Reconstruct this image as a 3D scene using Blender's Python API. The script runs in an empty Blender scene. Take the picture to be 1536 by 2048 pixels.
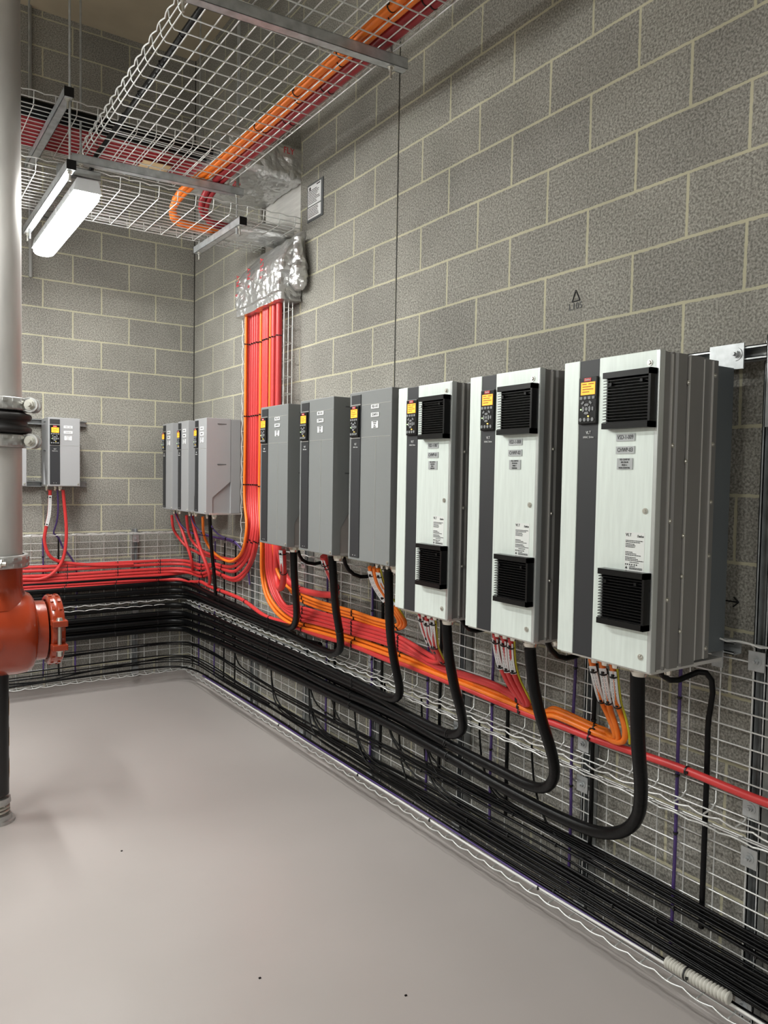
import bpy, bmesh, math, random
from mathutils import Vector, Matrix
random.seed(7)
S = bpy.context.scene
COL = S.collection
R = math.radians
PI = math.pi

# ------------------------------------------------------------------ camera
cam_data = bpy.data.cameras.new('camera')
cam = bpy.data.objects.new('camera', cam_data)
COL.objects.link(cam)
CF = Vector((0.55631515, 0.82979677, -0.04416762))
CR = Vector((0.83090724, -0.55614631, 0.01715921))
CU = CR.cross(CF)
m4 = Matrix.Identity(4)
for i in range(3):
    m4[i][0] = CR[i]; m4[i][1] = CU[i]; m4[i][2] = -CF[i]
m4[0][3], m4[1][3], m4[2][3] = -2.1185, -5.8921, 1.6176
cam.matrix_world = m4
cam_data.sensor_fit = 'VERTICAL'
cam_data.sensor_height = 36.0
cam_data.lens = 1523.89 / 2048 * 36.0
cam_data.clip_start = 0.02
S.camera = cam
S.view_settings.view_transform = 'Standard'
S.view_settings.look = 'None'
S.view_settings.gamma = 1.0
S.view_settings.use_curve_mapping = False
S.view_settings.exposure = 0.0

# ------------------------------------------------------------------ world
w = bpy.data.worlds.new('world'); S.world = w; w.use_nodes = True
bg = w.node_tree.nodes['Background']
bg.inputs[0].default_value = (0.6, 0.63, 0.68, 1); bg.inputs[1].default_value = 0.02
LAMP_POWER = 104.0

# ------------------------------------------------------------------ materials
def new_mat(name):
    m = bpy.data.materials.new(name); m.use_nodes = True
    nt = m.node_tree; b = nt.nodes['Principled BSDF']
    return m, nt, b
def link(nt, a, b): nt.links.new(a, b)
def mat(name, col, rough=0.5, metal=0.0, noise=0.0, nscale=30.0, bump=0.0, bscale=60.0, coat=0.0, stretch=None, spec=None):
    m, nt, b = new_mat(name)
    b.inputs['Base Color'].default_value = (*col, 1)
    b.inputs['Roughness'].default_value = rough
    b.inputs['Metallic'].default_value = metal
    if spec is not None: b.inputs['Specular IOR Level'].default_value = spec
    if coat: b.inputs['Coat Weight'].default_value = coat; b.inputs['Coat Roughness'].default_value = 0.08
    if noise or bump:
        tc = nt.nodes.new('ShaderNodeTexCoord'); mp = nt.nodes.new('ShaderNodeMapping')
        link(nt, tc.outputs['Object'], mp.inputs[0])
        if stretch: mp.inputs['Scale'].default_value = stretch
        if noise:
            n = nt.nodes.new('ShaderNodeTexNoise'); n.inputs['Scale'].default_value = nscale; n.inputs['Detail'].default_value = 4
            link(nt, mp.outputs[0], n.inputs['Vector'])
            rp = nt.nodes.new('ShaderNodeMapRange'); rp.inputs[1].default_value = 0.3; rp.inputs[2].default_value = 0.7
            rp.inputs[3].default_value = 1 - noise; rp.inputs[4].default_value = 1 + noise
            link(nt, n.outputs[0], rp.inputs[0])
            mx = nt.nodes.new('ShaderNodeMix'); mx.data_type = 'RGBA'; mx.blend_type = 'MULTIPLY'; mx.inputs[0].default_value = 1
            mx.inputs[6].default_value = (*col, 1); link(nt, rp.outputs[0], mx.inputs[7]); link(nt, mx.outputs[2], b.inputs['Base Color'])
        if bump:
            n2 = nt.nodes.new('ShaderNodeTexNoise'); n2.inputs['Scale'].default_value = bscale; n2.inputs['Detail'].default_value = 3
            link(nt, mp.outputs[0], n2.inputs['Vector'])
            bp = nt.nodes.new('ShaderNodeBump'); bp.inputs['Strength'].default_value = bump; bp.inputs['Distance'].default_value = 0.01
            link(nt, n2.outputs[0], bp.inputs['Height']); link(nt, bp.outputs[0], b.inputs['Normal'])
    return m
def emis(name, col, strength):
    m, nt, b = new_mat(name)
    b.inputs['Base Color'].default_value = (*col, 1)
    b.inputs['Emission Color'].default_value = (*col, 1)
    b.inputs['Emission Strength'].default_value = strength
    return m

def block_mat(name, axis, uoff, voff, tint):
    m, nt, b = new_mat(name)
    N = nt.nodes.new
    tc = N('ShaderNodeTexCoord'); sp = N('ShaderNodeSeparateXYZ'); link(nt, tc.outputs['Object'], sp.inputs[0])
    def ma(op, a, bb):
        n = N('ShaderNodeMath'); n.operation = op
        for i, v in enumerate((a, bb)):
            if isinstance(v, (int, float)): n.inputs[i].default_value = v
            else: link(nt, v, n.inputs[i])
        return n.outputs[0]
    # small wobble so the joints are hand laid
    wn = N('ShaderNodeTexNoise'); wn.inputs['Scale'].default_value = 2.2; wn.inputs['Detail'].default_value = 3; link(nt, tc.outputs['Object'], wn.inputs['Vector'])
    wob = ma('MULTIPLY', ma('SUBTRACT', wn.outputs[0], 0.5), 0.012)
    wn2 = N('ShaderNodeTexNoise'); wn2.inputs['Scale'].default_value = 60; wn2.inputs['Detail'].default_value = 2; link(nt, tc.outputs['Object'], wn2.inputs['Vector'])
    wob2 = ma('MULTIPLY', ma('SUBTRACT', wn2.outputs[0], 0.5), 0.006)
    u = ma('ADD', ma('MULTIPLY', sp.outputs[axis], -1.0), uoff)
    v = ma('ADD', sp.outputs[2], voff)
    u = ma('ADD', u, ma('ADD', wob, wob2)); v = ma('ADD', v, ma('ADD', wob, wob2))
    cb = N('ShaderNodeCombineXYZ'); link(nt, u, cb.inputs[0]); link(nt, v, cb.inputs[1])
    br = N('ShaderNodeTexBrick')
    br.offset = 0.5; br.offset_frequency = 2; br.squash = 1.0
    link(nt, cb.outputs[0], br.inputs['Vector'])
    br.inputs['Color1'].default_value = (0.91, 0.91, 0.91, 1)
    br.inputs['Color2'].default_value = (1.09, 1.09, 1.07, 1)
    br.inputs['Mortar'].default_value = (1, 1, 1, 1)
    br.inputs['Scale'].default_value = 1.0
    br.inputs['Mortar Size'].default_value = 0.0052
    br.inputs['Mortar Smooth'].default_value = 0.12
    br.inputs['Brick Width'].default_value = 0.4
    br.inputs['Row Height'].default_value = 0.2
    # pores and mottling
    n1 = N('ShaderNodeTexNoise'); n1.inputs['Scale'].default_value = 135; n1.inputs['Detail'].default_value = 2.5; n1.inputs['Roughness'].default_value = 0.6; link(nt, tc.outputs['Object'], n1.inputs['Vector'])
    r1 = N('ShaderNodeMapRange'); r1.inputs[1].default_value = 0.36; r1.inputs[2].default_value = 0.66; r1.inputs[3].default_value = 0.55; r1.inputs[4].default_value = 1.40; link(nt, n1.outputs[0], r1.inputs[0])
    n2 = N('ShaderNodeTexNoise'); n2.inputs['Scale'].default_value = 2.3; n2.inputs['Detail'].default_value = 5; link(nt, tc.outputs['Object'], n2.inputs['Vector'])
    r2 = N('ShaderNodeMapRange'); r2.inputs[1].default_value = 0.3; r2.inputs[2].default_value = 0.7; r2.inputs[3].default_value = 0.84; r2.inputs[4].default_value = 1.14; link(nt, n2.outputs[0], r2.inputs[0])
    def mul(a, c):
        x = N('ShaderNodeMix'); x.data_type = 'RGBA'; x.blend_type = 'MULTIPLY'; x.inputs[0].default_value = 1
        for i, q in ((6, a), (7, c)):
            if isinstance(q, tuple): x.inputs[i].default_value = q
            else: link(nt, q, x.inputs[i])
        return x.outputs[2]
    blk = mul(mul(mul((*tint, 1), br.outputs['Color']), r1.outputs[0]), r2.outputs[0])
    mort = mul((0.50, 0.475, 0.345, 1), r2.outputs[0])
    # joint colour fades here and there where the mortar is smeared
    mx = N('ShaderNodeMix'); mx.data_type = 'RGBA'; link(nt, br.outputs['Fac'], mx.inputs[0]); link(nt, blk, mx.inputs[6]); link(nt, mort, mx.inputs[7])
    link(nt, mx.outputs[2], b.inputs['Base Color'])
    b.inputs['Roughness'].default_value = 0.92
    b.inputs['Specular IOR Level'].default_value = 0.25
    h = ma('SUBTRACT', ma('MULTIPLY', n1.outputs[0], 0.30), ma('MULTIPLY', br.outputs['Fac'], 0.7))
    bp = N('ShaderNodeBump'); bp.inputs['Strength'].default_value = 0.55; bp.inputs['Distance'].default_value = 0.004
    link(nt, h, bp.inputs['Height']); link(nt, bp.outputs[0], b.inputs['Normal'])
    return m

MT = {}
MT['block_right'] = block_mat('concrete block right', 1, 1.199, -2.585 + 4.0, (0.285, 0.275, 0.25))
MT['block_back'] = block_mat('concrete block back', 0, 0.092, -2.585 + 4.0, (0.285, 0.275, 0.25))
MT['concrete'] = mat('cast concrete', (0.40, 0.345, 0.25), 0.9, noise=0.12, nscale=2.0, bump=0.2, bscale=20)
def floor_mat():
    m, nt, b = new_mat('grey epoxy floor')
    N = nt.nodes.new
    tc = N('ShaderNodeTexCoord')
    n = N('ShaderNodeTexNoise'); n.inputs['Scale'].default_value = 1.1; n.inputs['Detail'].default_value = 5; link(nt, tc.outputs['Object'], n.inputs['Vector'])
    cr = N('ShaderNodeValToRGB'); cr.color_ramp.elements[0].position = 0.3; cr.color_ramp.elements[1].position = 0.72
    cr.color_ramp.elements[0].color = (0.40, 0.366, 0.352, 1); cr.color_ramp.elements[1].color = (0.44, 0.404, 0.39, 1)
    link(nt, n.outputs[0], cr.inputs[0]); link(nt, cr.outputs[0], b.inputs['Base Color'])
    n2 = N('ShaderNodeTexNoise'); n2.inputs['Scale'].default_value = 3.5; n2.inputs['Detail'].default_value = 4; link(nt, tc.outputs['Object'], n2.inputs['Vector'])
    mr = N('ShaderNodeMapRange'); mr.inputs[3].default_value = 0.27; mr.inputs[4].default_value = 0.34; link(nt, n2.outputs[0], mr.inputs[0]); link(nt, mr.outputs[0], b.inputs['Roughness'])
    n3 = N('ShaderNodeTexNoise'); n3.inputs['Scale'].default_value = 9; n3.inputs['Detail'].default_value = 2; link(nt, tc.outputs['Object'], n3.inputs['Vector'])
    bp = N('ShaderNodeBump'); bp.inputs['Strength'].default_value = 0.06; bp.inputs['Distance'].default_value = 0.01; link(nt, n3.outputs[0], bp.inputs['Height']); link(nt, bp.outputs[0], b.inputs['Normal'])
    b.inputs['Specular IOR Level'].default_value = 0.5
    return m
MT['floor'] = floor_mat()
MT['galv'] = mat('galvanised steel', (0.46, 0.48, 0.49), 0.36, 0.6, noise=0.22, nscale=22)
MT['wire'] = mat('zinc wire', (0.72, 0.73, 0.72), 0.32, 0.45)
MT['black'] = mat('black cable sheath', (0.0022, 0.0023, 0.0026), 0.36, bump=0.10, bscale=40, spec=0.2)
MT['blacktie'] = mat('black nylon', (0.004, 0.004, 0.0045), 0.45)
MT['red'] = mat('red cable sheath', (0.60, 0.040, 0.040), 0.42)
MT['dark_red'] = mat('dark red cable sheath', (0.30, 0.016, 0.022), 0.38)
MT['orange'] = mat('orange cable sheath', (0.86, 0.19, 0.012), 0.42)
MT['green_yellow'] = mat('green and yellow sheath', (0.50, 0.46, 0.02), 0.45)
MT['purple'] = mat('purple cable sheath', (0.06, 0.032, 0.15), 0.45)
MT['white_cable'] = mat('white cable sheath', (0.72, 0.72, 0.70), 0.4)
MT['gland'] = mat('nickel brass', (0.72, 0.69, 0.62), 0.22, 1.0)
MT['plastic_grey'] = mat('grey moulded plastic', (0.205, 0.215, 0.215), 0.5, bump=0.05, bscale=400)
MT['plastic_lit'] = mat('lit grey moulded plastic', (0.33, 0.335, 0.345), 0.5)  # same grey plastic, lightened so the colour carries these drives' brighter light
MT['plastic_dark'] = mat('charcoal plastic strip', (0.022, 0.0235, 0.027), 0.5)
MT['plastic_black'] = mat('black plastic', (0.005, 0.005, 0.0055), 0.3, spec=0.3)
MT['seam'] = mat('seam shadow gap', (0.09, 0.095, 0.10), 0.6)
MT['door'] = mat('brushed aluminium door', (0.72, 0.79, 0.755), 0.46, 0.2, noise=0.05, nscale=9, stretch=(12, 12, 1))
MT['door_edge'] = mat('bright aluminium edge', (0.62, 0.65, 0.65), 0.3, 0.7)
MT['side'] = mat('grey steel side', (0.20, 0.195, 0.19), 0.42, 0.35, noise=0.05, nscale=14, stretch=(1, 1, .3))
MT['side_edge'] = mat('folded steel edge', (0.62, 0.61, 0.59), 0.35, 0.5)
MT['heatsink'] = mat('blue grey steel', (0.10, 0.115, 0.125), 0.5, 0.2)
MT['bare_alu'] = mat('bare cast aluminium', (0.42, 0.40, 0.385), 0.5, 0.55, noise=0.06, nscale=12)
MT['screen'] = emis('amber display', (1.0, 0.40, 0.03), 1.0)
MT['screen_text'] = mat('display text', (0.30, 0.09, 0.0), 0.5)
MT['led_amber'] = emis('amber indicator', (1.0, 0.6, 0.1), 5.0)
MT['led_green'] = emis('green indicator', (0.5, 1.0, 0.3), 4.0)
MT['button'] = mat('grey rubber key', (0.23, 0.24, 0.25), 0.5)
MT['redlogo'] = mat('red badge', (0.62, 0.02, 0.025), 0.4)
MT['ink_white'] = mat('white print', (0.72, 0.73, 0.74), 0.5)
MT['ink_black'] = mat('black print', (0.012, 0.012, 0.014), 0.5)
MT['ink_red'] = mat('red print', (0.5, 0.02, 0.03), 0.5)
MT['plate_grey'] = mat('engraved plate', (0.45, 0.47, 0.48), 0.35, 0.2)
MT['plate_white'] = mat('white plate', (0.80, 0.81, 0.82), 0.4)
MT['label'] = mat('paper label', (0.74, 0.765, 0.75), 0.5)
MT['pipe'] = mat('weathered galvanised pipe', (0.52, 0.505, 0.485), 0.52, 0.5, noise=0.25, nscale=5, stretch=(1, 1, .25))
MT['cast'] = mat('zinc plated casting', (0.52, 0.52, 0.51), 0.38, 0.85, noise=0.18, nscale=30, bump=0.1, bscale=80)
MT['rubber'] = mat('black rubber', (0.010, 0.009, 0.009), 0.5)
MT['orange_paint'] = mat('orange red enamel', (0.30, 0.036, 0.010), 0.22, coat=0.35, bump=0.12, bscale=18)
MT['bolt'] = mat('plated bolt', (0.62, 0.61, 0.56), 0.3, 0.9)
MT['yellow'] = mat('yellow hazard tape', (0.75, 0.38, 0.02), 0.5)
MT['black_paint'] = mat('black enamel', (0.008, 0.008, 0.009), 0.32)
MT['board'] = mat('white fire board', (0.66, 0.65, 0.62), 0.8, noise=0.10, nscale=6, stretch=(1, 1, 9))
MT['sign'] = mat('grey sign backing', (0.10, 0.105, 0.11), 0.6)
MT['conduit'] = mat('cream corrugated tube', (0.58, 0.57, 0.52), 0.45)
MT['pvc'] = mat('grey plastic conduit', (0.30, 0.30, 0.29), 0.5)
MT['lamp_glow'] = emis('lit diffuser', (0.99, 1.0, 0.965), LAMP_POWER * 0.86)
MT['lamp_glow_fill'] = emis('unseen fill diffuser', (0.99, 1.0, 0.965), LAMP_POWER * 1.12)  # unseen lamps set stronger than the visible one to lift the fill
MT['lamp_body'] = mat('light grey lamp body', (0.55, 0.56, 0.57), 0.45)
MT['sealant'] = mat('dark sealant', (0.03, 0.028, 0.022), 0.7)
MT['skin_tan'] = mat('cardboard tag', (0.50, 0.36, 0.20), 0.7)
def foil_mat():
    m, nt, b = new_mat('crumpled foil wrap')
    N = nt.nodes.new
    b.inputs['Base Color'].default_value = (0.66, 0.66, 0.655, 1); b.inputs['Metallic'].default_value = 0.85; b.inputs['Roughness'].default_value = 0.3
    tc = N('ShaderNodeTexCoord')
    v = N('ShaderNodeTexVoronoi'); v.inputs['Scale'].default_value = 15; v.feature = 'F1'
    n = N('ShaderNodeTexNoise'); n.inputs['Scale'].default_value = 14; n.inputs['Detail'].default_value = 4; n.inputs['Distortion'].default_value = 1.2
    link(nt, tc.outputs['Object'], v.inputs['Vector']); link(nt, tc.outputs['Object'], n.inputs['Vector'])
    a = N('ShaderNodeMath'); a.operation = 'ADD'; link(nt, v.outputs['Distance'], a.inputs[0]); link(nt, n.outputs[0], a.inputs[1])
    bp = N('ShaderNodeBump'); bp.inputs['Strength'].default_value = 0.3; bp.inputs['Distance'].default_value = 0.03
    link(nt, a.outputs[0], bp.inputs['Height']); link(nt, bp.outputs[0], b.inputs['Normal'])
    return m
MT['foil'] = foil_mat()

# ------------------------------------------------------------------ mesh helpers
class MB:
    def __init__(s): s.v = []; s.f = []; s.sm = []
    def add(s, vs, fs, smooth=False):
        o = len(s.v); s.v += [tuple(p) for p in vs]
        for f in fs: s.f.append([i + o for i in f]); s.sm.append(smooth)
    def box(s, x0, x1, y0, y1, z0, z1, M=None):
        x0, x1 = min(x0, x1), max(x0, x1); y0, y1 = min(y0, y1), max(y0, y1); z0, z1 = min(z0, z1), max(z0, z1)
        vs = [(x0, y0, z0), (x1, y0, z0), (x1, y1, z0), (x0, y1, z0), (x0, y0, z1), (x1, y0, z1), (x1, y1, z1), (x0, y1, z1)]
        if M: vs = [M @ Vector(p) for p in vs]
        s.add(vs, [(0, 3, 2, 1), (4, 5, 6, 7), (0, 1, 5, 4), (1, 2, 6, 5), (2, 3, 7, 6), (3, 0, 4, 7)])
        return s
    def bbox(s, x0, x1, y0, y1, z0, z1, b=0.004, M=None):
        """box with chamfered vertical and horizontal edges on the y- face side"""
        x0, x1 = min(x0, x1), max(x0, x1); y0, y1 = min(y0, y1), max(y0, y1); z0, z1 = min(z0, z1), max(z0, z1)
        bm = bmesh.new()
        bmesh.ops.create_cube(bm, size=1)
        for v in bm.verts:
            v.co = Vector(((x0 + x1) / 2 + v.co.x * (x1 - x0), (y0 + y1) / 2 + v.co.y * (y1 - y0), (z0 + z1) / 2 + v.co.z * (z1 - z0)))
        bmesh.ops.bevel(bm, geom=list(bm.edges), offset=b, segments=2, affect='EDGES', profile=0.6)
        bm.verts.index_update()
        vs = [(M @ v.co if M else v.co.copy()) for v in bm.verts]
        fs = [[v.index for v in f.verts] for f in bm.faces]
        s.add(vs, fs); bm.free(); return s
    def cyl(s, p0, p1, r0, r1=None, n=16, cap=True, smooth=True):
        p0 = Vector(p0); p1 = Vector(p1); r1 = r0 if r1 is None else r1
        d = (p1 - p0).normalized(); a = d.orthogonal().normalized(); b = d.cross(a)
        vs = []
        for p, r in ((p0, r0), (p1, r1)):
            for i in range(n):
                t = 2 * PI * i / n; vs.append(p + (a * math.cos(t) + b * math.sin(t)) * r)
        s.add(vs, [(i, (i + 1) % n, n + (i + 1) % n, n + i) for i in range(n)], smooth)
        if cap:
            s.add(vs[:n], [list(range(n))[::-1]]); s.add(vs[n:], [list(range(n))])
        return s
    def tube(s, pts, r, n=8, cap=True):
        pts = [Vector(p) for p in pts]
        if len(pts) < 2: return s
        t0 = (pts[1] - pts[0]).normalized(); a = t0.orthogonal().normalized()
        rings = []
        for i, p in enumerate(pts):
            t = (pts[min(i + 1, len(pts) - 1)] - pts[max(i - 1, 0)]).normalized()
            a = (a - t * a.dot(t)).normalized(); b = t.cross(a)
            rr = r[i] if isinstance(r, (list, tuple)) else r
            rings.append([p + (a * math.cos(2 * PI * k / n) + b * math.sin(2 * PI * k / n)) * rr for k in range(n)])
        vs = [q for ring in rings for q in ring]; fs = []
        for i in range(len(pts) - 1):
            for k in range(n):
                fs.append((i * n + k, i * n + (k + 1) % n, (i + 1) * n + (k + 1) % n, (i + 1) * n + k))
        s.add(vs, fs, True)
        if cap: s.add(rings[0], [list(range(n))[::-1]]); s.add(rings[-1], [list(range(n))])
        return s
    def lathe(s, prof, origin, axis, n=40, cap=True, a0=None):
        """prof: list of (t, r) along axis"""
        o = Vector(origin); d = Vector(axis).normalized(); a = d.orthogonal().normalized(); b = d.cross(a)
        vs = []
        for t, r in prof:
            for i in range(n):
                q = 2 * PI * i / n; vs.append(o + d * t + (a * math.cos(q) + b * math.sin(q)) * r)
        fs = []
        for j in range(len(prof) - 1):
            for i in range(n): fs.append((j * n + i, j * n + (i + 1) % n, (j + 1) * n + (i + 1) % n, (j + 1) * n + i))
        s.add(vs, fs, True)
        if cap: s.add(vs[:n], [list(range(n))[::-1]]); s.add(vs[-n:], [list(range(n))])
        return s
    def prism(s, poly, ax, t0, t1):
        """poly of 2D points in the plane of the other two axes (cyclic order), extruded along ax 0/1/2"""
        def P(t, q):
            if ax == 0: return (t, q[0], q[1])
            if ax == 1: return (q[0], t, q[1])
            return (q[0], q[1], t)
        n = len(poly); vs = [P(t0, q) for q in poly] + [P(t1, q) for q in poly]
        fs = [(i, (i + 1) % n, n + (i + 1) % n, n + i) for i in range(n)] + [list(range(n))[::-1], list(range(n, 2 * n))]
        s.add(vs, fs); return s
    def build(s, name, m, parent=None, loc=None, rz=0.0, inherit=True):
        me = bpy.data.meshes.new(name); me.from_pydata(s.v, [], s.f)
        me.polygons.foreach_set('use_smooth', s.sm)
        bm = bmesh.new(); bm.from_mesh(me); bmesh.ops.recalc_face_normals(bm, faces=bm.faces); bm.to_mesh(me); bm.free()
        me.materials.append(MT[m] if isinstance(m, str) else m)
        o = bpy.data.objects.new(name, me); COL.objects.link(o)
        if parent is not None: o.parent = parent
        if loc: o.location = loc
        if rz: o.rotation_euler = (0, 0, rz)
        return o

def tag(o, label=None, cat=None, group=None, kind=None):
    if label: o['label'] = label
    if cat: o['category'] = cat
    if group: o['group'] = group
    if kind: o['kind'] = kind
    return o
def thing(name, label, cat, loc=(0, 0, 0), rz=0.0, group=None):
    o = bpy.data.objects.new(name, None); COL.objects.link(o); o.empty_display_size = 0.05
    o.location = loc; o.rotation_euler = (0, 0, rz)
    return tag(o, label, cat, group)
def struct(name, mb, m):
    return tag(mb.build(name, m), kind='structure')

def text(name, s, size, m, parent, loc, rot=(PI / 2, 0, 0), xs=1.0, align='CENTER', thick=0.0004, shear=0.0):
    cu = bpy.data.curves.new(name, 'FONT'); cu.body = s; cu.size = size; cu.align_x = align; cu.align_y = 'CENTER'
    cu.extrude = thick; cu.resolution_u = 2; cu.shear = shear
    o = bpy.data.objects.new(name, cu); COL.objects.link(o)
    dg = bpy.context.evaluated_depsgraph_get(); dg.update()
    me = bpy.data.meshes.new_from_object(o.evaluated_get(dg))
    bpy.data.objects.remove(o); bpy.data.curves.remove(cu)
    me.materials.clear(); me.materials.append(MT[m])
    for v in me.vertices: v.co.x *= xs
    t = bpy.data.objects.new(name, me); COL.objects.link(t)
    t.parent = parent; t.location = loc; t.rotation_euler = rot
    return t

def spline(pts, step=0.03, closed=False):
    P = [Vector(p) for p in pts]
    out = []
    n = len(P)
    for i in range(n - 1):
        p0 = P[max(i - 1, 0)]; p1 = P[i]; p2 = P[i + 1]; p3 = P[min(i + 2, n - 1)]
        L = (p2 - p1).length
        # centripetal Catmull-Rom
        def tj(ti, a, b): return ti + max((b - a).length, 1e-4) ** 0.5
        t0 = 0.0; t1 = tj(t0, p0, p1) if i > 0 else t0 + max(L, 1e-4) ** 0.5
        t2 = tj(t1, p1, p2); t3 = tj(t2, p2, p3) if i < n - 2 else t2 + max(L, 1e-4) ** 0.5
        if i == 0: p0 = p1 - (p2 - p1)
        if i == n - 2: p3 = p2 + (p2 - p1)
        k = max(1, int(L / step)) if L > step else 1
        straight = min(k, 40)
        for j in range(straight):
            t = t1 + (t2 - t1) * j / straight
            A1 = p0 * ((t1 - t) / (t1 - t0)) + p1 * ((t - t0) / (t1 - t0))
            A2 = p1 * ((t2 - t) / (t2 - t1)) + p2 * ((t - t1) / (t2 - t1))
            A3 = p2 * ((t3 - t) / (t3 - t2)) + p3 * ((t - t2) / (t3 - t2))
            B1 = A1 * ((t2 - t) / (t2 - t0)) + A2 * ((t - t0) / (t2 - t0))
            B2 = A2 * ((t3 - t) / (t3 - t1)) + A3 * ((t - t1) / (t3 - t1))
            out.append(B1 * ((t2 - t) / (t2 - t1)) + B2 * ((t - t1) / (t2 - t1)))
    out.append(P[-1])
    # light smoothing
    for _ in range(2):
        q = out[:]
        for i in range(1, len(out) - 1): q[i] = out[i] * 0.5 + (out[i - 1] + out[i + 1]) * 0.25
        out = q
    return out

def tie_mesh(p, t, r):
    """a nylon tie: a thin band round the cable with a small head"""
    mb = MB(); d = t.normalized(); a = d.orthogonal().normalized(); b = d.cross(a); n = 12
    vs = []
    for k in range(n):
        c = a * math.cos(2 * PI * k / n) + b * math.sin(2 * PI * k / n)
        vs += [p + c * (r + .0022) - d * .0024, p + c * (r + .0022) + d * .0024, p + c * (r - .0008) + d * .0024, p + c * (r - .0008) - d * .0024]
    fs = []
    for k in range(n):
        j = (k + 1) % n
        for e in range(4): fs.append((k * 4 + e, j * 4 + e, j * 4 + (e + 1) % 4, k * 4 + (e + 1) % 4))
    mb.add(vs, fs)
    h = p + (Vector((-1, -.6, 0)).normalized()) * (r + .004)
    mb.box(h.x - .003, h.x + .003, h.y - .003, h.y + .003, h.z - .004, h.z + .004)
    return mb

def cable(name, pts, r, m, label, cat='cable', group=None, ties=(), n=10, step=0.03, tie_at=None):
    sp = spline(pts, step)
    o = MB().tube(sp, r, n).build(name, m)
    tag(o, label, cat, group)
    for f in ties:
        i = max(1, min(len(sp) - 2, int(f * (len(sp) - 1))))
        tie_mesh(sp[i], sp[i + 1] - sp[i - 1], r).build('cable_tie', 'blacktie', o)
    if tie_at:
        for fn in tie_at:
            best = min(range(1, len(sp) - 1), key=lambda i: abs(fn(sp[i])))
            if abs(fn(sp[best])) < 0.05: tie_mesh(sp[best], sp[best + 1] - sp[best - 1], r).build('cable_tie', 'blacktie', o)
    return o, sp

# ================================================================== SETTING
CEIL = 4.83
YB, XL = -11.0, -5.2          # the room runs on behind the camera and to the left
# right wall with the opening for the cable trays
OY0, OY1, OZ0, OZ1 = -1.79, -1.24, 2.93, 3.98
mb = MB()
mb.box(0, 0.2, YB, OY0, 0, CEIL); mb.box(0, 0.2, OY1, 0.2, 0, CEIL)
mb.box(0, 0.2, OY0, OY1, 0, OZ0); mb.box(0, 0.2, OY0, OY1, OZ1, CEIL)
struct('wall_right', mb, 'block_right')
struct('wall_back', MB().box(XL, 0.0, 0, 0.2, 0, CEIL), 'block_back')
struct('wall_left', MB().box(XL - 0.2, XL, YB, 0.2, 0, CEIL), 'block_right')
struct('wall_front', MB().box(XL, 0.0, YB - 0.2, YB, 0, CEIL), 'block_back')
struct('ceiling', MB().box(XL - 0.2, 0.2, YB - .2, 0.2, CEIL, CEIL + 0.2), 'concrete')
struct('floor', MB().box(XL - 0.2, 0.2, YB - .2, 0.2, -0.2, 0), 'floor')
# coved floor finish up the walls
def cove(pts_fn, a, b):
    pass
prof = [(0.0, 0.0), (-0.028, 0.0), (-0.018, 0.004), (-0.008, 0.014), (-0.004, 0.03), (-0.003, 0.06), (0.0, 0.062)]
mb = MB().prism([(x, z) for x, z in prof], 1, YB, 0)
struct('trim_1', mb, 'floor')
mb = MB().prism([(x, z) for x, z in prof], 0, XL, 0)
struct('trim_2', mb, 'floor')
# sealed movement joint in the right wall and in the corner
mb = MB(); random.seed(3)
zz = 1.0
prev = 0
while zz < CEIL:
    mb.box(-0.0015, 0.003, -2.809, -2.800, zz, zz + 0.205); zz += 0.2
struct('trim_3', mb, 'sealant')
struct('trim_4', MB().box(-0.006, 0.0, -0.006, 0, 0.06, CEIL), 'sealant')

# fire board closing the opening
struct('trim_5', MB().box(0.10, 0.15, OY0, OY1, OZ0 + .40, OZ1), 'block_right')
bd = thing('fire_board', 'white fire rated board closing the cable opening in the block wall', 'board', (0.03, OY0, OZ0))
MB().box(0, 0.05, 0, OY1 - OY0, 0, 0.48).build('board', 'board', bd)


# ================================================================== STRUT CHANNEL
def channel_mb(p0, p1, w=0.041, d=0.041, open_dir=(0, 0, 1), slots=True):
    """U section strut between two points; open_dir points to the open side"""
    p0 = Vector(p0); p1 = Vector(p1); L = (p1 - p0).length; t = (p1 - p0).normalized()
    o = Vector(open_dir).normalized(); s = t.cross(o).normalized()
    M = Matrix((( t.x, s.x, o.x, p0.x), (t.y, s.y, o.y, p0.y), (t.z, s.z, o.z, p0.z), (0, 0, 0, 1)))
    mb = MB(); k = 0.0026
    mb.box(0, L, -w / 2, w / 2, 0, k, M)
    for sg in (-1, 1):
        mb.box(0, L, sg * w / 2, sg * (w / 2 - k), 0, d, M)
        mb.box(0, L, sg * w / 2, sg * (w / 2 - 0.0095), d - k, d, M)
        mb.box(0, L, sg * (w / 2 - 0.0095), sg * (w / 2 - 0.0095 + k), d - 0.009, d, M)
    return mb
def washer_bolt(mb, p, d, r=0.009):
    p = Vector(p); d = Vector(d).normalized()
    mb.cyl(p, p + d * 0.002, r * 1.7, n=16); mb.cyl(p + d * 0.002, p + d * 0.009, r, n=6, smooth=False); mb.cyl(p + d * 0.009, p + d * 0.017, r * 0.5, n=10)

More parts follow.
